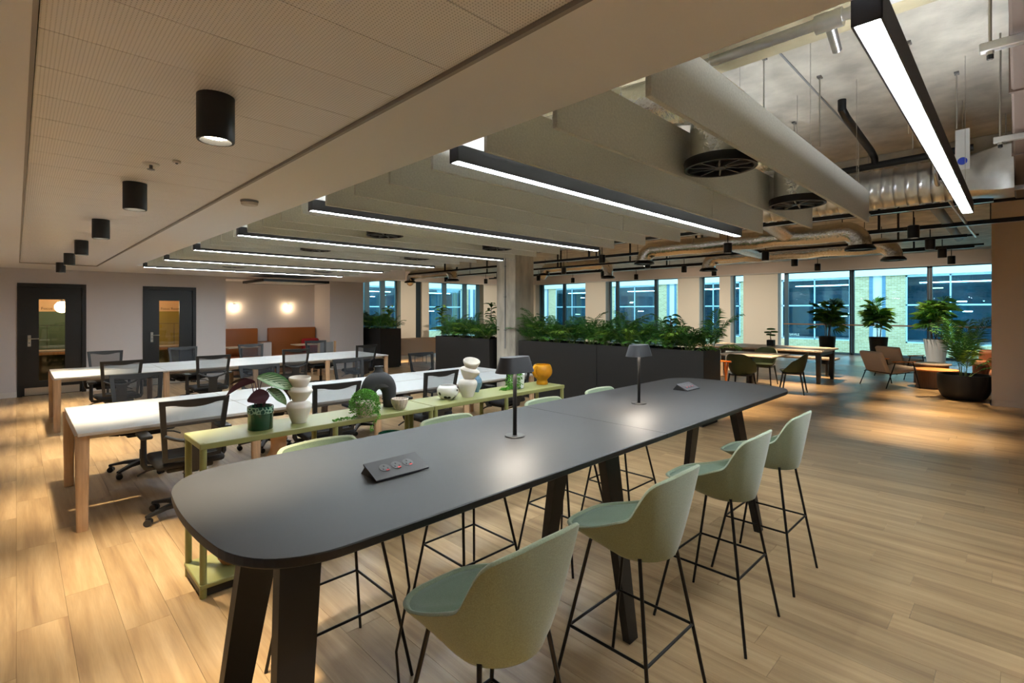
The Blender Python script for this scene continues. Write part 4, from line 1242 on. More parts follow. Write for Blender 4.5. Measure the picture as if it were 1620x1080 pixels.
SW = [  # base offset, leaf base, length, width, roll, pitch down, yaw, droop, kind
    ((-.01, .0), (-.03, .01, .30), .20, .11, 40, 8, 186, .5, 1),
    ((.0, .01), (-.02, .0, .33), .25, .125, 52, 16, -12, .5, 0),
    ((.015, -.01), (.045, -.02, .215), .13, .11, -62, 8, 182, .3, 1),
    ((.02, .01), (.04, .0, .25), .17, .085, 50, 36, -16, .5, 0),
    ((.01, .02), (.10, .03, .285), .16, .06, -20, 38, -8, .6, 1),
    ((-.02, .01), (.02, .04, .30), .13, .05, 20, -14, 10, .9, 0),
    ((-.03, .0), (-.05, .02, .31), .12, .07, 20, -10, 150, .7, 0),
]
for (bx, by), tip, L_, W_, roll, pitch, yaw, dr, knd in SW:
    MB().tube([(bx, by, .12), (bx + (tip[0] - bx) * .35, by + (tip[1] - by) * .4, .12 + (tip[2] - .12) * .55), tip], [.0035, .003, .0022], 6).build('stem', 'leaf_purple', t, 60)
    me = leaf(L_, W_, dr, wave=.006).mesh('leaf', ['calathea_leaf_top' if knd == 0 else 'leaf_purple', 'leaf_purple'], 60)
    inst('leaf', me, t, tip, (R(roll), R(pitch), R(yaw)))
def bead_foliage(t, pts, m='leaf_bright', s=.008, seed=1):
    rr = random.Random(seed); mb = MB()
    for p in pts:
        d = Vector((rr.uniform(-1, 1), rr.uniform(-1, 1), rr.uniform(-.6, 1))).normalized(); q = Vector((rr.uniform(-1, 1), rr.uniform(-1, 1), rr.uniform(-1, 1))).normalized()
        a = d.cross(q).normalized() * s * .6; L_ = d * s * 1.6; c = Vector(p); nn = d.cross(a).normalized() * s * .25
        mb.add([c, c + L_ * .5 + a + nn, c + L_, c + L_ * .5 - a + nn, c + L_ * .5 - nn], [(0, 1, 4), (1, 2, 4), (2, 3, 4), (3, 0, 4)])
    return tag(mb.build('trailing_leaves', m, t), kind='stuff')
t = thing('trailing_plant', 'small pot completely covered by trailing bright green leaves', 'plant', (1.79, 3.32, CZ))
MB().lathe([(.055, 0), (.06, .01), (.07, .1), (.066, .105), (.06, .1), (.001, .095)], 28).build('pot', 'speckled', t, 45)
rr = random.Random(5); pts = []
for k in range(2300):
    a = rr.uniform(0, 2 * PI); h = rr.random()
    if h < .5:
        rad_ = .095 * math.sqrt(rr.random()); pts.append((rad_ * math.cos(a), rad_ * math.sin(a), .09 + math.sqrt(max(0, .0098 - rad_ * rad_)) * .95 + rr.uniform(-.008, .008)))
    else:
        hz = rr.random(); rad_ = .088 + .012 * math.sin(hz * 2.6) + .006 * math.sin(a * 5) + rr.uniform(-.012, .006)
        if rr.random() < .5 + hz: pts.append((rad_ * math.cos(a), rad_ * math.sin(a), .012 + hz * .11))
for k in range(160): u = rr.random(); pts.append((-.08 - .17 * u, -.02 - .012 * math.sin(u * 7) + rr.uniform(-.012, .012), .006 + rr.uniform(0, .012) * (1 - u)))
for k in range(120): u = rr.random(); pts.append((.03 + .03 * math.sin(u * 5) + rr.uniform(-.01, .01), -.055 - .03 * min(1, u * 3) + rr.uniform(-.006, .006), .03 - .16 * max(0, u - .2)))
bead_foliage(t, pts, seed=2)
t = thing('trailing_plant', 'white pot with a bright green plant trailing over the shelf behind the lamp', 'plant', (3.5, 3.47, CZ))
MB().lathe([(.06, 0), (.066, .004), (.078, .14), (.074, .143), (.07, .138), (.001, .13)], 32).build('pot', 'white_pot', t, 45)
pts = []
for k in range(420):
    a = rr.uniform(PI * .75, PI * 1.45); u = rr.random()
    pts.append((.082 * math.cos(a) - .02 * u + rr.uniform(-.015, .015), .082 * math.sin(a) + rr.uniform(-.015, .015), .15 - .13 * u + .02 * math.sin(u * 5)))
for k in range(200): u = rr.random(); pts.append((-.08 - .14 * u, rr.uniform(-.03, .03) - .02, .008 + rr.uniform(0, .03) * (1 - u)))
for k in range(120): a = rr.uniform(0, 2 * PI); q = .06 * math.sqrt(rr.random()); pts.append((q * math.cos(a), q * math.sin(a), .145 + rr.uniform(0, .02)))
bead_foliage(t, pts, s=.011, seed=3)

# ================================================================== bench desks
def bench(label, x0, y0, n, dep, wid):
    t = thing('bench_desk', label, 'desk', (x0, y0, 0))
    H_ = .735; L_ = n * wid
    half = (dep - .02) / 2
    for i in range(n):
        for s in (0, 1):
            a = 0 if s == 0 else half + .02
            mb = MB(); mb.rbox(i * wid + .0015, (i + 1) * wid - .0015, a, a + half, H_ - .024, H_, .002, 1, 1)
            mb.box(i * wid + .004, (i + 1) * wid - .004, a + .0025, a + half - .0025, H_ - .001, H_ + .0004, 0)
            mb.build('desktop', ['desk_white', 'desk_edge'], t)
    for x in (.03, wid, 2 * wid, 3 * wid, L_ - .03)[: n + 1]:
        for y, s in ((.0, 1), (dep, -1)):
            tl = .02 * s
            rs = []
            for z, w, th in ((0, .07, .042), (.3, .078, .046), (H_ - .026, .088, .05)):
                yy_ = y + s * .05 + (H_ - z) * -.02 * s
                rs.append([(x + w / 2 * sgn_(math.cos(a)) * abs(math.cos(a)) ** .6, yy_ + th / 2 * sgn_(math.sin(a)) * abs(math.sin(a)) ** .6, z) for a in [2 * PI * k / 16 for k in range(16)]])
            MB().rings(rs, cap0=True, cap1=True).build('leg', 'oak', t, 50)
        MB().rbox(x - .025, x + .025, .06, dep - .06, H_ - .085, H_ - .026, .004).build('cross_rail', 'desk_edge', t)
    for y in (.16, dep - .16): MB().rbox(.05, L_ - .05, y - .015, y + .015, H_ - .075, H_ - .026, .003).build('long_rail', 'desk_edge', t)
    MB().box(.4, L_ - .4, dep / 2 - .12, dep / 2 + .12, H_ - .16, H_ - .15).build('cable_tray', 'chair_black', t)
def sgn_(v): return 1 if v >= 0 else -1
bench('long white bench desk with oak legs in the front row', .32, 4.885, 4, 1.42, 1.245)
bench('long white bench desk with oak legs in the back row', .36, 9.08, 4, 1.44, 1.265)

# ================================================================== office chairs
def chair_parts():
    P = []
    # seat
    mb = MB(); mb.rbox(-.235, .235, -.21, .25, .425, .485, .028, 3); P.append(('seat', mb.mesh('seat', 'seat_black', 50), []))
    MB_ = MB().rbox(-.16, .16, -.16, .17, .385, .428, .015, 2); P.append(('mechanism', MB_.mesh('mechanism', 'chair_black', 40), []))
    # backrest frame: quad from bottom to top
    def bp(u, v):      # u -1..1 across, v 0..1 up
        w = .195 + .04 * v; z = .49 + .475 * v; y = -.215 - .085 * v - .03 * math.sin(v * PI) * 0 + .03 * (1 - u * u) * -.6
        return Vector((u * w, y, z))
    fr = MB()
    N_ = 8
    for s in (-1, 1):
        rs = []
        for i in range(N_ + 1):
            v = i / N_; c = bp(s, v); ci = bp(s * .84, v)
            th = .016
            rs.append([c + Vector((0, -th, 0)), ci + Vector((0, -th, 0)), ci + Vector((0, th * .6, 0)), c + Vector((0, th * .6, 0))])
        fr.rings(rs, cap0=True, cap1=True, flip=(s < 0))
    rs = []
    for i in range(15):
        u = -1 + 2 * i / 14
        drop = .07 + .05 * max(0, 1 - (u / .62) ** 2)
        a, b_ = bp(u, 1.0), bp(u, 1 - drop)
        rs.append([a + Vector((0, -.016, .004)), b_ + Vector((0, -.016, 0)), b_ + Vector((0, .01, 0)), a + Vector((0, .01, .004))])
    fr.rings(rs, cap0=True, cap1=True)
    rs = []
    for i in range(9):
        u = -1 + 2 * i / 8; a, b_ = bp(u, .06), bp(u, 0)
        rs.append([a + Vector((0, -.016, 0)), b_ + Vector((0, -.016, 0)), b_ + Vector((0, .01, 0)), a + Vector((0, .01, 0))])
    fr.rings(rs, cap0=True, cap1=True)
    # mesh panel
    ms = MB(); vs = []; fs = []
    for i in range(7):
        for j_ in range(7): vs.append(bp(-.9 + 1.8 * j_ / 6, i / 6))
    for i in range(6):
        for j_ in range(6): fs.append((i * 7 + j_, i * 7 + j_ + 1, (i + 1) * 7 + j_ + 1, (i + 1) * 7 + j_))
    ms.add(vs, fs)
    lb = MB(); pts = []
    for i in range(13):
        u = -.92 + 1.84 * i / 12; p = bp(u, .47 - .15 * (1 - u * u)); pts.append((p.x, p.y - .022, p.z))
    lb.tube(pts, .013, 8)
    sp = MB(); rs = []
    for z, w, y in ((.36, .05, -.13), (.40, .055, -.235), (.50, .06, -.262), (.60, .055, -.275), (.645, .075, -.282)):
        rs.append([(-w, y - .014, z), (w, y - .014, z), (w, y + .014, z), (-w, y + .014, z)])
    sp.rings(rs, cap0=True, cap1=True)
    P.append(('back_frame', fr.mesh('back_frame', 'chair_black', 35), [('mesh_panel', ms.mesh('mesh_panel', 'chair_mesh', 60)), ('lumbar_bar', lb.mesh('lumbar_bar', 'chair_black', 60))]))
    P.append(('spine', sp.mesh('spine', 'chair_black', 30), []))
    for s in (-1, 1):
        ap = MB().rbox(s * .275 - .042, s * .275 + .042, -.09, .15, .655, .685, .013, 2)
        po = MB().tube([(s * .2, .02, .405), (s * .265, .02, .415), (s * .28, .02, .45), (s * .28, .02, .66)], [.018, .02, .022, .02], 8)
        P.append(('armrest', ap.mesh('armrest', 'chair_black', 40), [('post', po.mesh('post', 'chair_black', 50))]))
    P.append(('gas_column', MB().tube([(0, 0, .09), (0, 0, .22), (0, 0, .221), (0, 0, .4)], [.03, .03, .018, .018], 14).mesh('gas_column', 'chair_black', 40), []))
    P.append(('lever', MB().tube([(-.1, .06, .40), (-.25, .09, .375), (-.31, .095, .345)], .008, 6).mesh('lever', 'chair_black', 60), []))
    cas = MB()
    for s in (-1, 1): cas.cyl((s * .008, 0, .027), (s * .026, 0, .027), .027, n=14)
    cas.rbox(-.012, .012, -.02, .02, .03, .058, .006); cas.cyl((0, 0, .05), (0, 0, .075), .008, n=8)
    cas_me = cas.mesh('caster', 'caster', 40)
    star = MB().rings([[(.03, -.024, .075), (.03, .024, .075), (.03, .024, .12), (.03, -.024, .12)],
                       [(.16, -.022, .08), (.16, .022, .08), (.16, .02, .108), (.16, -.02, .108)],
                       [(.30, -.018, .062), (.30, .018, .062), (.30, .014, .08), (.30, -.014, .08)]], cap0=True, cap1=True).mesh('base_leg', 'chair_black', 40)
    return P, cas_me, star
CP, cas_me, star_me = chair_parts()
def office_chair(x, y, rz, label, group, base_rot):
    t = thing('office_chair', label, 'office chair', (x, y, 0), rz, group)
    for nm, me, subs in CP:
        o = inst(nm, me, t)
        for sn_, sm_ in subs: inst(sn_, sm_, o)
    for k in range(5):
        a = base_rot + 2 * PI * k / 5
        l = inst('base_leg', star_me, t, (0, 0, 0), (0, 0, a))
        inst('caster', cas_me, l, (.285, 0, 0), (0, 0, .8 + k))
ROWS = [
    ('mesh office chair on the near side of the front desk, %s from the left', 'chairs on the near side of the front desk', 0, [(.985, 4.78, 0), (2.155, 4.8, -2), (3.39, 4.85, 0), (4.62, 4.85, 4)]),
    ('mesh office chair on the far side of the front desk, %s from the left', 'chairs on the far side of the front desk', 180, [(.93, 6.36, 2), (2.15, 6.4, -4), (3.35, 6.36, 3), (4.62, 6.45, 0)]),
    ('mesh office chair on the near side of the back desk, %s from the left', 'chairs on the near side of the back desk', 0, [(1.0, 8.83, 3), (2.12, 8.86, 0), (3.52, 9.25, -3), (4.87, 9.3, 4)]),
    ('mesh office chair on the far side of the back desk, %s from the left', 'chairs on the far side of the back desk', 180, [(1.06, 10.45, 0), (2.21, 10.6, 3), (3.35, 10.55, 0), (4.74, 10.75, -3)]),
]
for lab, grp, rot, lst in ROWS:
    for i, (x, y, dr) in enumerate(lst):
        office_chair(x, y, R(rot + dr), lab % ORD[i], grp, rnd.uniform(0, 1.2) if not (rot == 0 and i == 0 and y < 5) else R(200))

# ================================================================== planters and palms
def frond_mesh(L_, nl, lw, ll, up, droop, m, seed):
    """feather leaf: rises from the origin, arches towards +x"""
    rr = random.Random(seed); mb = MB(); pts = []
    ns = 12; a = up; x = z = 0; y = 0
    for i in range(ns + 1):
        pts.append(Vector((x, y, z))); st = L_ / ns
        x += st * math.cos(a); z += st * math.sin(a); a -= droop / ns * (0.5 + i / ns); y += rr.uniform(-.004, .004)
    mb.tube(pts, [.0045 * (1 - .8 * i / ns) for i in range(ns + 1)], 4, True, 1)
    for k in range(nl):
        u = .25 + .75 * k / (nl - 1); f = u * ns; i = min(int(f), ns - 1); p = pts[i].lerp(pts[i + 1], f - i)
        d = (pts[i + 1] - pts[i]).normalized()
        side = Vector((0, 1, 0)); nrm = d.cross(side)
        lq = ll * (math.sin(PI * min(1, .22 + u * .7)) ** .8) * rr.uniform(.85, 1.1)
        for s in (-1, 1):
            e = (d * .75 + side * s * .8 + nrm * rr.uniform(-.12, .2)).normalized()
            wv = e.cross(nrm).normalized() * lw
            mid = p + e * lq * .45 + nrm * .01; tip = p + e * lq - Vector((0, 0, lq * .28))
            mb.add([p, mid + wv, tip, mid - wv, mid - nrm * lw * .5], [(0, 1, 4), (1, 2, 4), (2, 3, 4), (3, 0, 4)])
    return mb.mesh('frond', [m, 'palm_stem'])
FR = [frond_mesh(.62, 17, .011, .20, R(78), 1.5, 'palm_leaf', 1), frond_mesh(.54, 16, .012, .19, R(62), 1.4, 'palm_leaf_dark', 2),
      frond_mesh(.68, 18, .011, .21, R(85), 1.3, 'palm_leaf_dark', 3), frond_mesh(.46, 14, .013, .18, R(48), 1.3, 'palm_leaf', 4), frond_mesh(.58, 16, .012, .2, R(70), 1.7, 'palm_leaf_light', 5)]
def palm(x, y, z, label, group, nf, s, seed, name='palm_plant', cat='plant'):
    rr = random.Random(seed)
    t = thing(name, label, cat, (x, y, z), rr.uniform(0, 6), group)
    for k in range(nf):
        a = 2 * PI * k / nf + rr.uniform(-.3, .3); q = s * rr.uniform(.8, 1.12)
        me = FR[rr.choice((0, 0, 1, 1, 2, 2, 3, 4))]
        inst('frond', me, t, (.03 * math.cos(a), .03 * math.sin(a), 0), (rr.uniform(-.2, .2), rr.uniform(-.15, .15), a), (q, q, q))
    return t
def planter(x0, x1, y0, y1, h, label, where, n, seed, s=1.0):
    t = thing('planter_box', label, 'planter', (x0, y0, 0), 0, 'tall dark planter boxes')
    W, D = x1 - x0, y1 - y0; th = .012
    b = MB(); b.box(0, W, 0, th, .04, h); b.box(0, W, D - th, D, .04, h); b.box(0, th, th, D - th, .04, h); b.box(W - th, W, th, D - th, .04, h); b.box(th, W - th, th, D - th, .04, .06)
    b.build('trough', 'planter_black', t)
    MB().box(.03, W - .03, .03, D - .03, 0, .04).build('plinth', 'black_paint', t)
    MB().box(th, W - th, th, D - th, h - .10, h - .05).build('soil', 'soil', t)
    rr = random.Random(seed)
    for i in range(n):
        yy_ = y0 + D * (i + .5) / n; xx = x0 + W * (.32 if i % 2 else .68)
        palm(xx, yy_ + rr.uniform(-.03, .03), h - .06, 'feathery green palm in %s, %s from its near end' % (where, ORD[i]), 'palms in the dark planters', 13, s * rr.uniform(.85, 1.08), seed * 50 + i)
PH = 1.075
planter(6.85, 7.42, 3.11, 4.925, PH, 'tall dark planter box nearest the dining chairs', 'the planter nearest the dining chairs', 10, 1, 1.0)
planter(6.85, 7.42, 4.935, 6.75, PH, 'tall dark planter box touching the right of the concrete column', 'the planter right of the column', 10, 2, .98)
planter(6.7, 7.27, 7.42, 9.22, PH, 'tall dark planter box left of the concrete column', 'the planter left of the column', 9, 3, .9)
planter(7.3, 7.97, 12.66, 14.6, 1.12, 'dark planter box beside the grey partition wall', 'the planter beside the grey wall', 8, 4, .95)
t = thing('fiddle_plant', 'dark broad-leaved plant rising above the long planter', 'plant', (7.15, 3.75, PH - .06))
MB().tube([(0, 0, 0), (.01, 0, .25), (-.01, .01, .52)], [.012, .01, .008], 8).build('stem', 'walnut', t, 60)
for k in range(11):
    a = k * 2.4; z = .3 + .025 * k
    me = leaf(.17, .11, .8).mesh('leaf', ['palm_leaf_dark', 'palm_leaf_light' if k < 4 else 'palm_leaf_dark'], 60)
    inst('leaf', me, t, (0, 0, z), (R(10), R(-35 + 3 * k), a))

# ================================================================== lounge and dining area
KF = [frond_mesh(1.15, 24, .014, .34, R(80), 1.5, 'palm_leaf', 11), frond_mesh(1.0, 22, .014, .32, R(66), 1.6, 'palm_leaf_light', 12), frond_mesh(1.3, 26, .014, .36, R(86), 1.2, 'palm_leaf_dark', 13), frond_mesh(.8, 18, .014, .28, R(45), 1.4, 'palm_leaf', 14)]
t = thing('bowl_planter', 'large dark bowl planter at the wall end', 'planter', (12.5, .72, 0))
MB().lathe(bez([(.2, 0), (.3, .03), (.365, .16), (.385, .34), (.38, .46)], 5) + [(.365, .46), (.36, .40), (.001, .39)], 40).build('bowl', 'planter_black', t, 50)
MB().lathe([(.358, .4), (.001, .405)], 32).build('soil', 'soil', t)
t = thing('kentia_palm', 'tall arching palm growing in the dark bowl planter', 'plant', (12.5, .72, .4))
rr = random.Random(3)
for k in range(14):
    a = 2 * PI * k / 14 * 1.0 + rr.uniform(-.2, .2); q = rr.uniform(.75, 1.0)
    inst('frond', KF[rr.choice((0, 0, 1, 2, 2, 3))], t, (.06 * math.cos(a), .06 * math.sin(a), 0), (rr.uniform(-.15, .15), rr.uniform(-.3, .05), a), (q, q, q))
def fan_mesh(seed, m):
    rr = random.Random(seed); mb = MB()
    mb.tube([(0, 0, 0), (.1, 0, .06), (.16, 0, .08)], .003, 4, True, 1)
    for k in range(9):
        a = -1.15 + 2.3 * k / 8; L_ = .27 * rr.uniform(.85, 1.1); d = Vector((math.cos(a), math.sin(a), -.12)); b0 = Vector((.15, 0, .08)); w = Vector((-math.sin(a), math.cos(a), 0)) * .014
        mid = b0 + d * L_ * .55 + Vector((0, 0, .02)); tip = b0 + d * L_ + Vector((0, 0, -.05))
        mb.add([b0, mid + w, tip, mid - w], [(0, 1, 2), (0, 2, 3)])
    return mb.mesh('frond', [m, 'palm_stem'])
FAN = [fan_mesh(1, 'palm_leaf'), fan_mesh(2, 'palm_leaf_dark'), fan_mesh(3, 'palm_leaf_light')]
def rhapis(x, y, z, label, seed, nst=7, s=1.0):
    t = thing('rhapis_palm', label, 'plant', (x, y, z), 0, 'palms in pots along the street window')
    rr = random.Random(seed)
    for k in range(nst):
        a = rr.uniform(0, 6.28); q = rr.uniform(.02, .11); bx, by = q * math.cos(a), q * math.sin(a); hh = rr.uniform(.3, .72) * s
        tx, ty = bx * 2.0, by * 2.0
        MB().tube([(bx, by, -.05), ((bx + tx) / 2, (by + ty) / 2, hh * .5), (tx, ty, hh)], .008, 6).build('stem', 'walnut', t, 60)
        for j_ in range(6):
            b_ = rr.uniform(0, 6.28); qq = s * rr.uniform(.85, 1.2)
            inst('frond', rr.choice(FAN), t, (bx + (tx - bx) * (1 - .13 * j_), by + (ty - by) * (1 - .13 * j_), hh * (1 - .13 * j_)), (rr.uniform(-.5, .5), rr.uniform(-1.1, .0), b_), (qq, qq, qq))
def tapered_pot(x, y, r0, r1, h, m, label):
    t = thing('tapered_pot', label, 'pot', (x, y, 0), 0, 'tall pots along the street window')
    MB().lathe([(r0, 0), (r1, h), (r1 - .02, h), (r1 - .03, h - .06), (.001, h - .06)], 36).build('pot_body', m, t, 40)
    MB().lathe([(r1 - .03, h - .055), (.001, h - .05)], 24).build('soil', 'soil', t)
tapered_pot(17.75, 4.15, .16, .23, .85, 'planter_black', 'tall black tapered pot behind the long dining table')
rhapis(17.75, 4.15, .85, 'bushy palm in the black pot behind the long table', 1, 9, 1.15)
tapered_pot(18.3, 2.95, .17, .24, .85, 'planter_black', 'tall dark grey tapered pot behind the lounge chairs')
rhapis(18.3, 2.95, .85, 'spiky palm in the dark grey pot behind the lounge chairs', 2, 7, 1.2)
tapered_pot(19.6, 1.75, .2, .30, .78, 'white_pot', 'tall white tapered pot by the window')
rhapis(19.6, 1.75, .78, 'broad palm in the white pot by the window', 3, 9, 1.35)

def lounge_chair(x, y, rz, label):
    """local: faces +y, width along x"""
    t = thing('lounge_chair', label, 'armchair', (x, y, 0), rz, 'lounge chairs by the window')
    sr = MB(); sr.rbox(-.3, .3, -.25, .36, -.05, .05, .035, 3); sr.xf(Matrix.Translation((0, 0, .36)) @ Matrix.Rotation(R(7), 4, 'X')); sr.build('seat', 'lounge_fabric', t, 50)
    br = MB(); br.rbox(-.3, .3, -.045, .045, 0, .46, .035, 3); br.xf(Matrix.Translation((0, -.26, .33)) @ Matrix.Rotation(R(22), 4, 'X')); br.build('backrest', 'lounge_fabric', t, 50)
    for s in (-1, 1):
        MB().tube([(s * .37, .36, 0), (s * .35, .22, .56)], .011, 8).build('leg', 'black_metal', t, 60)
        MB().tube([(s * .37, -.38, 0), (s * .35, -.16, .55)], .011, 8).build('leg', 'black_metal', t, 60)
        MB().rbox(s * .35 - .022, s * .35 + .022, -.22, .28, .55, .57, .008, 2).build('armrest', 'cherry', t, 40)
        MB().tube([(s * .355, .27, .34), (s * .36, -.29, .30)], .009, 6).build('side_rail', 'black_metal', t, 60)
    MB().tube([(-.355, -.25, .31), (.355, -.25, .31)], .009, 6).build('cross_rail', 'black_metal', t, 60)
    MB().tube([(-.355, .2, .33), (.355, .2, .33)], .009, 6).build('cross_rail', 'black_metal', t, 60)
lounge_chair(13.5, 1.98, R(-132), 'tan fabric lounge chair nearest the camera, seen from behind')
lounge_chair(15.5, 2.05, R(-120), 'tan fabric lounge chair farther away, close to the window')
def half_table(x, y, r, h, label, top, side_a, side_b):
    t = thing('coffee_table', label, 'table', (x, y, 0), 0, 'low wooden coffee tables')
    MB().lathe([(r, h - .03), (r + .004, h - .015), (r, h), (0.001, h)], 40).build('tabletop', top, t, 40)
    for a0, a1, m_ in ((R(150), R(232), side_a), (R(232), R(330), side_b), (R(-30), R(150), side_a)):
        mb = MB(); n = 16
        o_ = [(r * .86 * math.cos(a0 + (a1 - a0) * k / n), r * .86 * math.sin(a0 + (a1 - a0) * k / n)) for k in range(n + 1)]
        i_ = [(r * .80 * math.cos(a0 + (a1 - a0) * k / n), r * .80 * math.sin(a0 + (a1 - a0) * k / n)) for k in range(n + 1)][::-1]
        mb.prism(o_ + i_, 0, h - .03); mb.build('side_panel', m_, t, 30)
    MB().cyl((0, 0, .0), (0, 0, .02), r * .82, n=28).build('base', 'walnut', t)
half_table(13.95, 1.25, .38, .39, 'round orange-topped coffee table beside the bowl planter', 'cherry', 'walnut', 'cherry')
half_table(14.75, 1.4, .36, .45, 'dark round coffee table behind the orange-topped one', 'table_oak_grey', 'walnut', 'walnut')
t = thing('leather_sofa', 'brown leather sofa half hidden behind the wall end', 'sofa', (13.9, .15, 0))
MB().rbox(-.5, .55, -.95, .42, .12, .42, .06, 3).build('seat', 'sofa_brown', t, 50)
MB().rbox(.45, .78, -1.0, .45, .12, .82, .08, 3).build('backrest', 'sofa_brown', t, 50)
MB().rbox(-.5, .6, .3, .5, .12, .62, .07, 3).build('armrest', 'sofa_brown', t, 50)
for x in (-.42, .65):
    for y in (-.85, .38): MB().cyl((x, y, 0), (x, y, .13), .02).build('leg', 'black_metal', t)
t = thing('cushion', 'pale pink cushion on the brown leather sofa', 'cushion', (14.22, .12, .62))
t2 = MB(); t2.lathe(bez([(.001, -.07), (.18, -.05), (.23, 0), (.18, .05), (.001, .07)]), 24); t2.xf(Matrix.Rotation(R(70), 4, 'Y')); t2.build('cover', 'lounge_fabric', t, 60)

# long dining table
t = thing('dining_table', 'long brown dining table with black frame legs', 'table', (0, 0, 0))
MB().rbox(12.55, 13.98, 3.03, 5.9, .71, .75, .006).build('tabletop', 'table_oak_grey', t)
for x in (12.75, 13.9):
    for y in (3.15, 5.75):
        MB().rings([[(x - .035, y - .035, 0), (x + .035, y - .035, 0), (x + .035, y + .035, 0), (x - .035, y + .035, 0)], [(x - .06, y - .05, .71), (x + .06, y - .05, .71), (x + .06, y + .05, .71), (x - .06, y + .05, .71)]], cap0=True, cap1=True).build('leg', 'black_paint', t)
for y in (3.15, 5.75): MB().box(12.75, 13.9, y - .03, y + .03, .62, .71).build('frame_rail', 'black_paint', t)
for x in (12.75, 13.9): MB().box(x - .02, x + .02, 3.15, 5.75, .63, .71).build('frame_rail', 'black_paint', t)
def bench_seat(x0, x1, label):
    t = thing('dining_bench', label, 'bench', (0, 0, 0), 0, 'benches of the long dining table')
    MB().rbox(x0, x1, 3.15, 5.8, .41, .46, .01, 2).build('seat', 'table_oak_grey', t)
    for y in (3.35, 5.6):
        for x in (x0 + .06, x1 - .06): MB().bar((x, y, 0), (x, y, .41), .05, .05).build('leg', 'black_paint', t)
        MB().box(x0 + .05, x1 - .05, y - .02, y + .02, .36, .41).build('rail', 'black_paint', t)
bench_seat(14.25, 14.65, 'wooden bench on the window side of the long dining table')
t = thing('bonsai', 'small dark bonsai in a square pot on the long dining table', 'plant', (13.6, 4.42, .75))
MB().rbox(-.08, .08, -.08, .08, 0, .15, .008).build('pot', 'planter_black', t)
MB().tube([(0, 0, .14), (.02, .02, .22), (-.02, .0, .30), (.02, -.01, .38)], [.014, .012, .01, .006], 8).build('trunk', 'walnut', t, 60)
rr = random.Random(9)
for k, (x, y, z, r_) in enumerate(((.0, .0, .42, .10), (-.08, .05, .34, .085), (.08, -.05, .35, .09), (.05, .06, .28, .07), (-.07, -.06, .27, .07))):
    mb = MB(); mb.lathe(bez([(.001, -.022), (r_ * .8, -.018), (r_, .0), (r_ * .7, .02), (.001, .028)]), 14, (x, y, z)); mb.build('foliage_pad', 'palm_leaf_dark', t, 50)
# square dining table
t = thing('cafe_table', 'square pale cafe table between the green chairs', 'table', (10.9, 3.95, 0))
MB().rbox(-.52, .55, -.6, .5, .715, .74, .005).build('tabletop', 'table_oak_grey', t)
MB().rbox(-.06, .06, -.06, .06, .02, .715, .01).build('pedestal', 'black_paint', t)
MB().rbox(-.3, .3, -.3, .3, 0, .02, .004).build('foot_plate', 'black_paint', t)
t = thing('cafe_table', 'white cafe table behind the orange chair', 'table', (11.4, 5.5, 0))
MB().rbox(-.5, .5, -.5, .5, .715, .74, .005).build('tabletop', 'desk_white', t)
MB().rbox(-.05, .05, -.05, .05, .02, .715, .01).build('pedestal', 'black_paint', t)
MB().rbox(-.28, .28, -.28, .28, 0, .02, .004).build('foot_plate', 'black_paint', t)
def shell_chair(x, y, rz, label):
    t = thing('shell_chair', label, 'chair', (x, y, 0), rz, 'green velvet shell chairs')
    N_ = 40
    def rm_(k):
        th = 2 * PI * k / N_; c, s = math.cos(th), math.sin(th); y_ = .24 * s; x_ = .27 * sgn_(c) * abs(c) ** .8
        q = max(0, min(1, (.14 - y_) / .36)); z = .46 + .20 * min(1, q * 2.2) + .15 * max(0, q - .55) / .45
        return (x_, y_ - .03 * q, z)
    rm = [rm_(k) for k in range(N_)]
    bot = [(.16 * math.cos(2 * PI * k / N_), .16 * math.sin(2 * PI * k / N_), .40) for k in range(N_)]
    rs = []
    for i in range(7):
        q = i / 6; w = (1 - q) ** .6
        rs.append([(b_[0] + (p[0] - b_[0]) * w, b_[1] + (p[1] - b_[1]) * w, p[2] + (b_[2] - p[2]) * q) for p, b_ in zip(rm, bot)])
    inn = [[(p[0] * .93, p[1] * .93, p[2] - .002) for p in rm]]
    for q in (.35, .7, 1.0):
        inn.append([(p[0] * (.93 - .2 * q), p[1] * (.93 - .25 * q), p[2] + (.462 - p[2]) * min(1, q * 1.05)) for p in rm])
    mb = MB(); mb.rings(rs[::-1], cap0=True); mb.rings([rs[0], inn[0]]); mb.rings(inn, cap1=True)
    mb.build('shell', 'velvet_green', t, 60)
    for sx in (-1, 1):
        for sy in (-1, 1): MB().tube([(sx * .22, sy * .22, 0), (sx * .17, sy * .15, .42)], [.012, .019], 10).build('leg', 'black_paint', t, 60)
    MB().rbox(-.18, .18, -.16, .16, .385, .405, .006).build('under_frame', 'black_paint', t)
shell_chair(11.02, 3.17, R(8), 'green velvet shell chair at the near end of the square table')
shell_chair(10.05, 3.8, R(-90), 'green velvet shell chair with its back towards the long planter')
shell_chair(11.85, 4.0, R(90), 'green velvet shell chair on the far side of the square table')
t = thing('bentwood_chair', 'orange bentwood armchair half hidden by the planter', 'chair', (9.25, 4.0, 0), R(-60))
MB().rbox(-.21, .21, -.2, .21, .43, .455, .01, 2).build('seat', 'sofa_beige', t, 40)
MB().tube([(-.27, .18, .68), (-.28, -.05, .70), (-.22, -.25, .72), (0, -.31, .74), (.22, -.25, .72), (.28, -.05, .70), (.27, .18, .68)], .018, 10).build('arm_bow', 'orange_wood', t, 60)
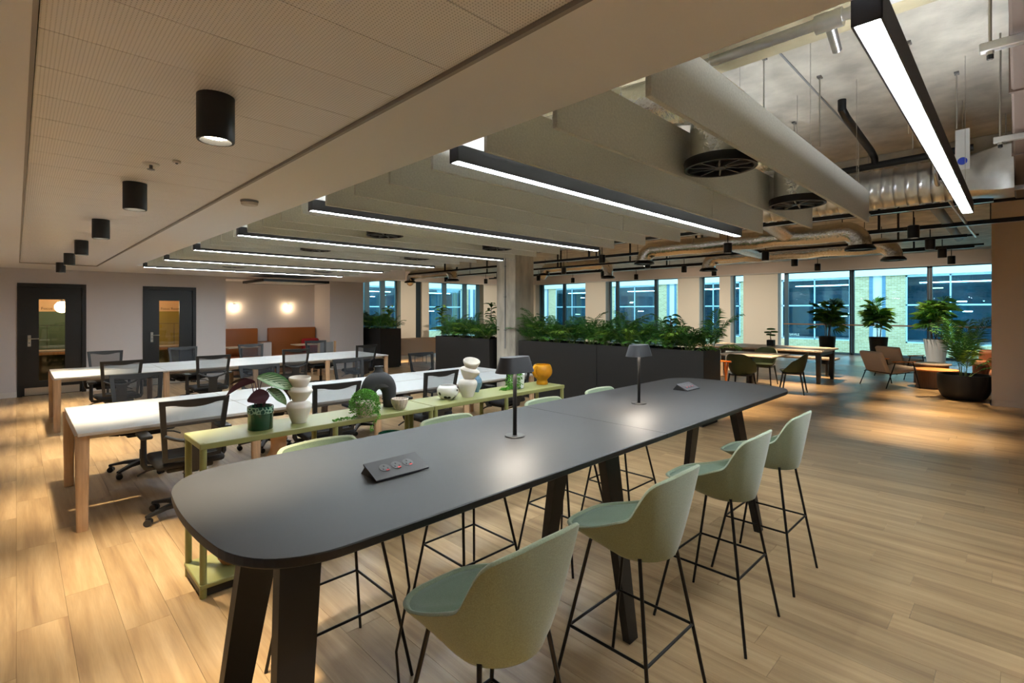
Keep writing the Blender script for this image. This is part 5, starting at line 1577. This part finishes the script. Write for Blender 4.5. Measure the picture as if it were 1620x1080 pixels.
for sx in (-1, 1):
    MB().tube([(sx * .27, .18, .69), (sx * .24, .19, .45), (sx * .22, .2, 0)], .018, 10).build('leg', 'orange_wood', t, 60)
    MB().tube([(sx * .15, -.29, .73), (sx * .18, -.2, .42), (sx * .2, -.22, 0)], .018, 10).build('leg', 'orange_wood', t, 60)
    MB().tube([(sx * .22, .2, .25), (sx * .2, -.21, .25)], .011, 8).build('stretcher', 'orange_wood', t, 60)
MB().rbox(-.12, .12, -.3, -.28, .47, .72, .006).build('back_panel', 'sofa_beige', t)

# beige settee left of the column
t = thing('settee', 'beige high-backed settee seen from behind, between two planters', 'sofa', (8.05, 12.85, 0))
MB().rbox(0, 1.36, 0, .12, .3, .81, .03, 3).build('backrest', 'sofa_beige', t, 50)
MB().rbox(0, 1.36, .1, .75, .3, .45, .04, 3).build('seat', 'sofa_beige', t, 50)
for x in (0, 1.28): MB().rbox(x, x + .08, .1, .72, .3, .62, .03, 3).build('armrest', 'sofa_beige', t, 50)
for x in (.06, .35, .98, 1.28):
    for y in (.06, .68): MB().cyl((x, y, 0), (x, y, .3), .009, n=8).build('leg', 'black_metal', t)
t = thing('tub_chair', 'teal tub armchair near the far window', 'armchair', (10.4, 17.6, 0))
MB().lathe([(.3, .2), (.36, .3), (.38, .72), (.33, .74), (.3, .45), (.001, .44)], 28).build('shell', 'teal_fabric', t, 50)
for k in range(4): MB().cyl((.22 * math.cos(k * PI / 2 + .8), .22 * math.sin(k * PI / 2 + .8), 0), (.22 * math.cos(k * PI / 2 + .8), .22 * math.sin(k * PI / 2 + .8), .22), .015, n=8).build('leg', 'black_metal', t)
def leafy(x, y, label, h0, n, s, seed):
    t = thing('fig_tree', label, 'plant', (x, y, 0), 0, 'leafy plants at the far windows')
    rr = random.Random(seed)
    MB().lathe([(.16, 0), (.2, .4), (.18, .4), (.001, .36)], 24).build('pot', 'planter_black', t, 40)
    MB().tube([(0, 0, .36), (.02, .01, h0 * .6), (0, 0, h0 + .3)], [.018, .014, .008], 8).build('trunk', 'walnut', t, 60)
    for k in range(n):
        a = k * 2.4; z = h0 - .5 + (.9 * k / n)
        me = LEAF_ME[k % 2]
        q = s * rr.uniform(.8, 1.2)
        inst('leaf', me, t, (0, 0, z), (rr.uniform(-.2, .2), R(-25 + rr.uniform(-25, 20)), a), (q, q, q))
LEAF_ME = [leaf(.3, .17, .7).mesh('leaf', ['palm_leaf', 'palm_leaf_dark'], 60), leaf(.26, .16, .9).mesh('leaf', ['palm_leaf_light', 'palm_leaf_dark'], 60)]
leafy(11.7, 19.6, 'leafy fig tree at the far window left of the cream pier', 1.4, 16, 1.5, 1)
leafy(14.6, 19.6, 'leafy fig tree directly right of the striped cream pier', 1.5, 16, 1.5, 2)
leafy(16.2, 17.8, 'tall leafy fig tree behind the planter left of the column', 1.6, 16, 1.35, 3)

# ================================================================== recess with orange seating
def banquette(x0, x1, label):
    t = thing('banquette', label, 'bench', (x0, 13.74, 0), 0, 'orange banquettes in the recess')
    W = x1 - x0
    MB().rbox(0, W, .46, .6, .12, 1.17, .02, 2).build('backrest', 'orange_leather', t, 40)
    MB().rbox(0, W, .0, .47, .34, .46, .03, 2).build('seat', 'orange_leather', t, 40)
    MB().rbox(0, .06, .02, .46, .02, .45, .01).build('side_panel', 'orange_side', t)
    MB().rbox(W - .06, W, .02, .46, .02, .45, .01).build('side_panel', 'orange_side', t)
    MB().box(.06, W - .06, .08, .5, 0, .34).build('plinth', 'walnut', t)
banquette(3.6, 4.56, 'short orange leather banquette at the left of the recess')
banquette(4.83, 6.11, 'long orange leather banquette with the red cushion')
t = thing('wall_box', 'pale panelled block between the two orange banquettes', 'cabinet', (4.57, 13.95, 0))
MB().rbox(0, .25, 0, .38, 0, .80, .005).build('lower_block', 'wall_paint', t)
MB().rbox(0, .25, 0, .38, .803, .82, .004).build('block_top', 'walnut', t)
def small_table(x, y, w, label):
    t = thing('side_table', label, 'table', (x, y, 0), 0, 'small tables in the recess')
    MB().rbox(-w / 2, w / 2, -.25, .25, .715, .74, .005).build('tabletop', 'table_oak_grey', t)
    MB().cyl((0, 0, .02), (0, 0, .715), .03).build('pedestal', 'black_metal', t)
    MB().cyl((0, 0, 0), (0, 0, .02), .22, n=28).build('foot', 'black_metal', t)
small_table(3.98, 13.62, .7, 'small wooden table before the short orange banquette')
small_table(5.62, 13.5, .78, 'small wooden table before the long orange banquette')
t = thing('cushion', 'dark red cushion on the long orange banquette', 'cushion', (5.9, 14.08, .66))
mb = MB(); mb.rbox(-.24, .24, -.07, .07, -.2, .2, .06, 4); mb.build('cover', 'red_fabric', t, 60)
t = thing('oak_chair', 'oak dining chair with grey back before the recess', 'chair', (5.62, 12.62, 0))
MB().rbox(-.21, .21, -.2, .22, .43, .46, .01, 2).build('seat', 'sofa_beige', t, 40)
MB().rbox(-.19, .17, -.235, -.215, .55, .84, .006).build('back_panel', 'grey_pipe', t)
for sx in (-1, 1):
    MB().bar((sx * .21, -.22, 0), (sx * .21, -.24, .86), .05, .035).build('leg', 'oak', t)
    MB().bar((sx * .2, .2, 0), (sx * .2, .2, .44), .04, .035).build('leg', 'oak', t)
for i, (x, d) in enumerate(((4.02, 'left'), (5.38, 'right'))):
    t = thing('wall_lamp', 'glowing globe wall lamp in the recess, %s of the two' % d, 'wall lamp', (x, 14.24, 1.73), 0, 'wall lamps in the recess')
    MB().lathe(bez([(.001, -.07), (.045, -.058), (.07, 0), (.045, .058), (.001, .07)]), 24).build('globe', 'globe_glow', t, 60)
    MB().cyl((0, 0, .065), (0, 0, .085), .04, n=20).build('cap', 'dark_steel', t)
    MB().bar((0, 0, .075), (0, .11, .075), .02, .012).build('arm', 'dark_steel', t)
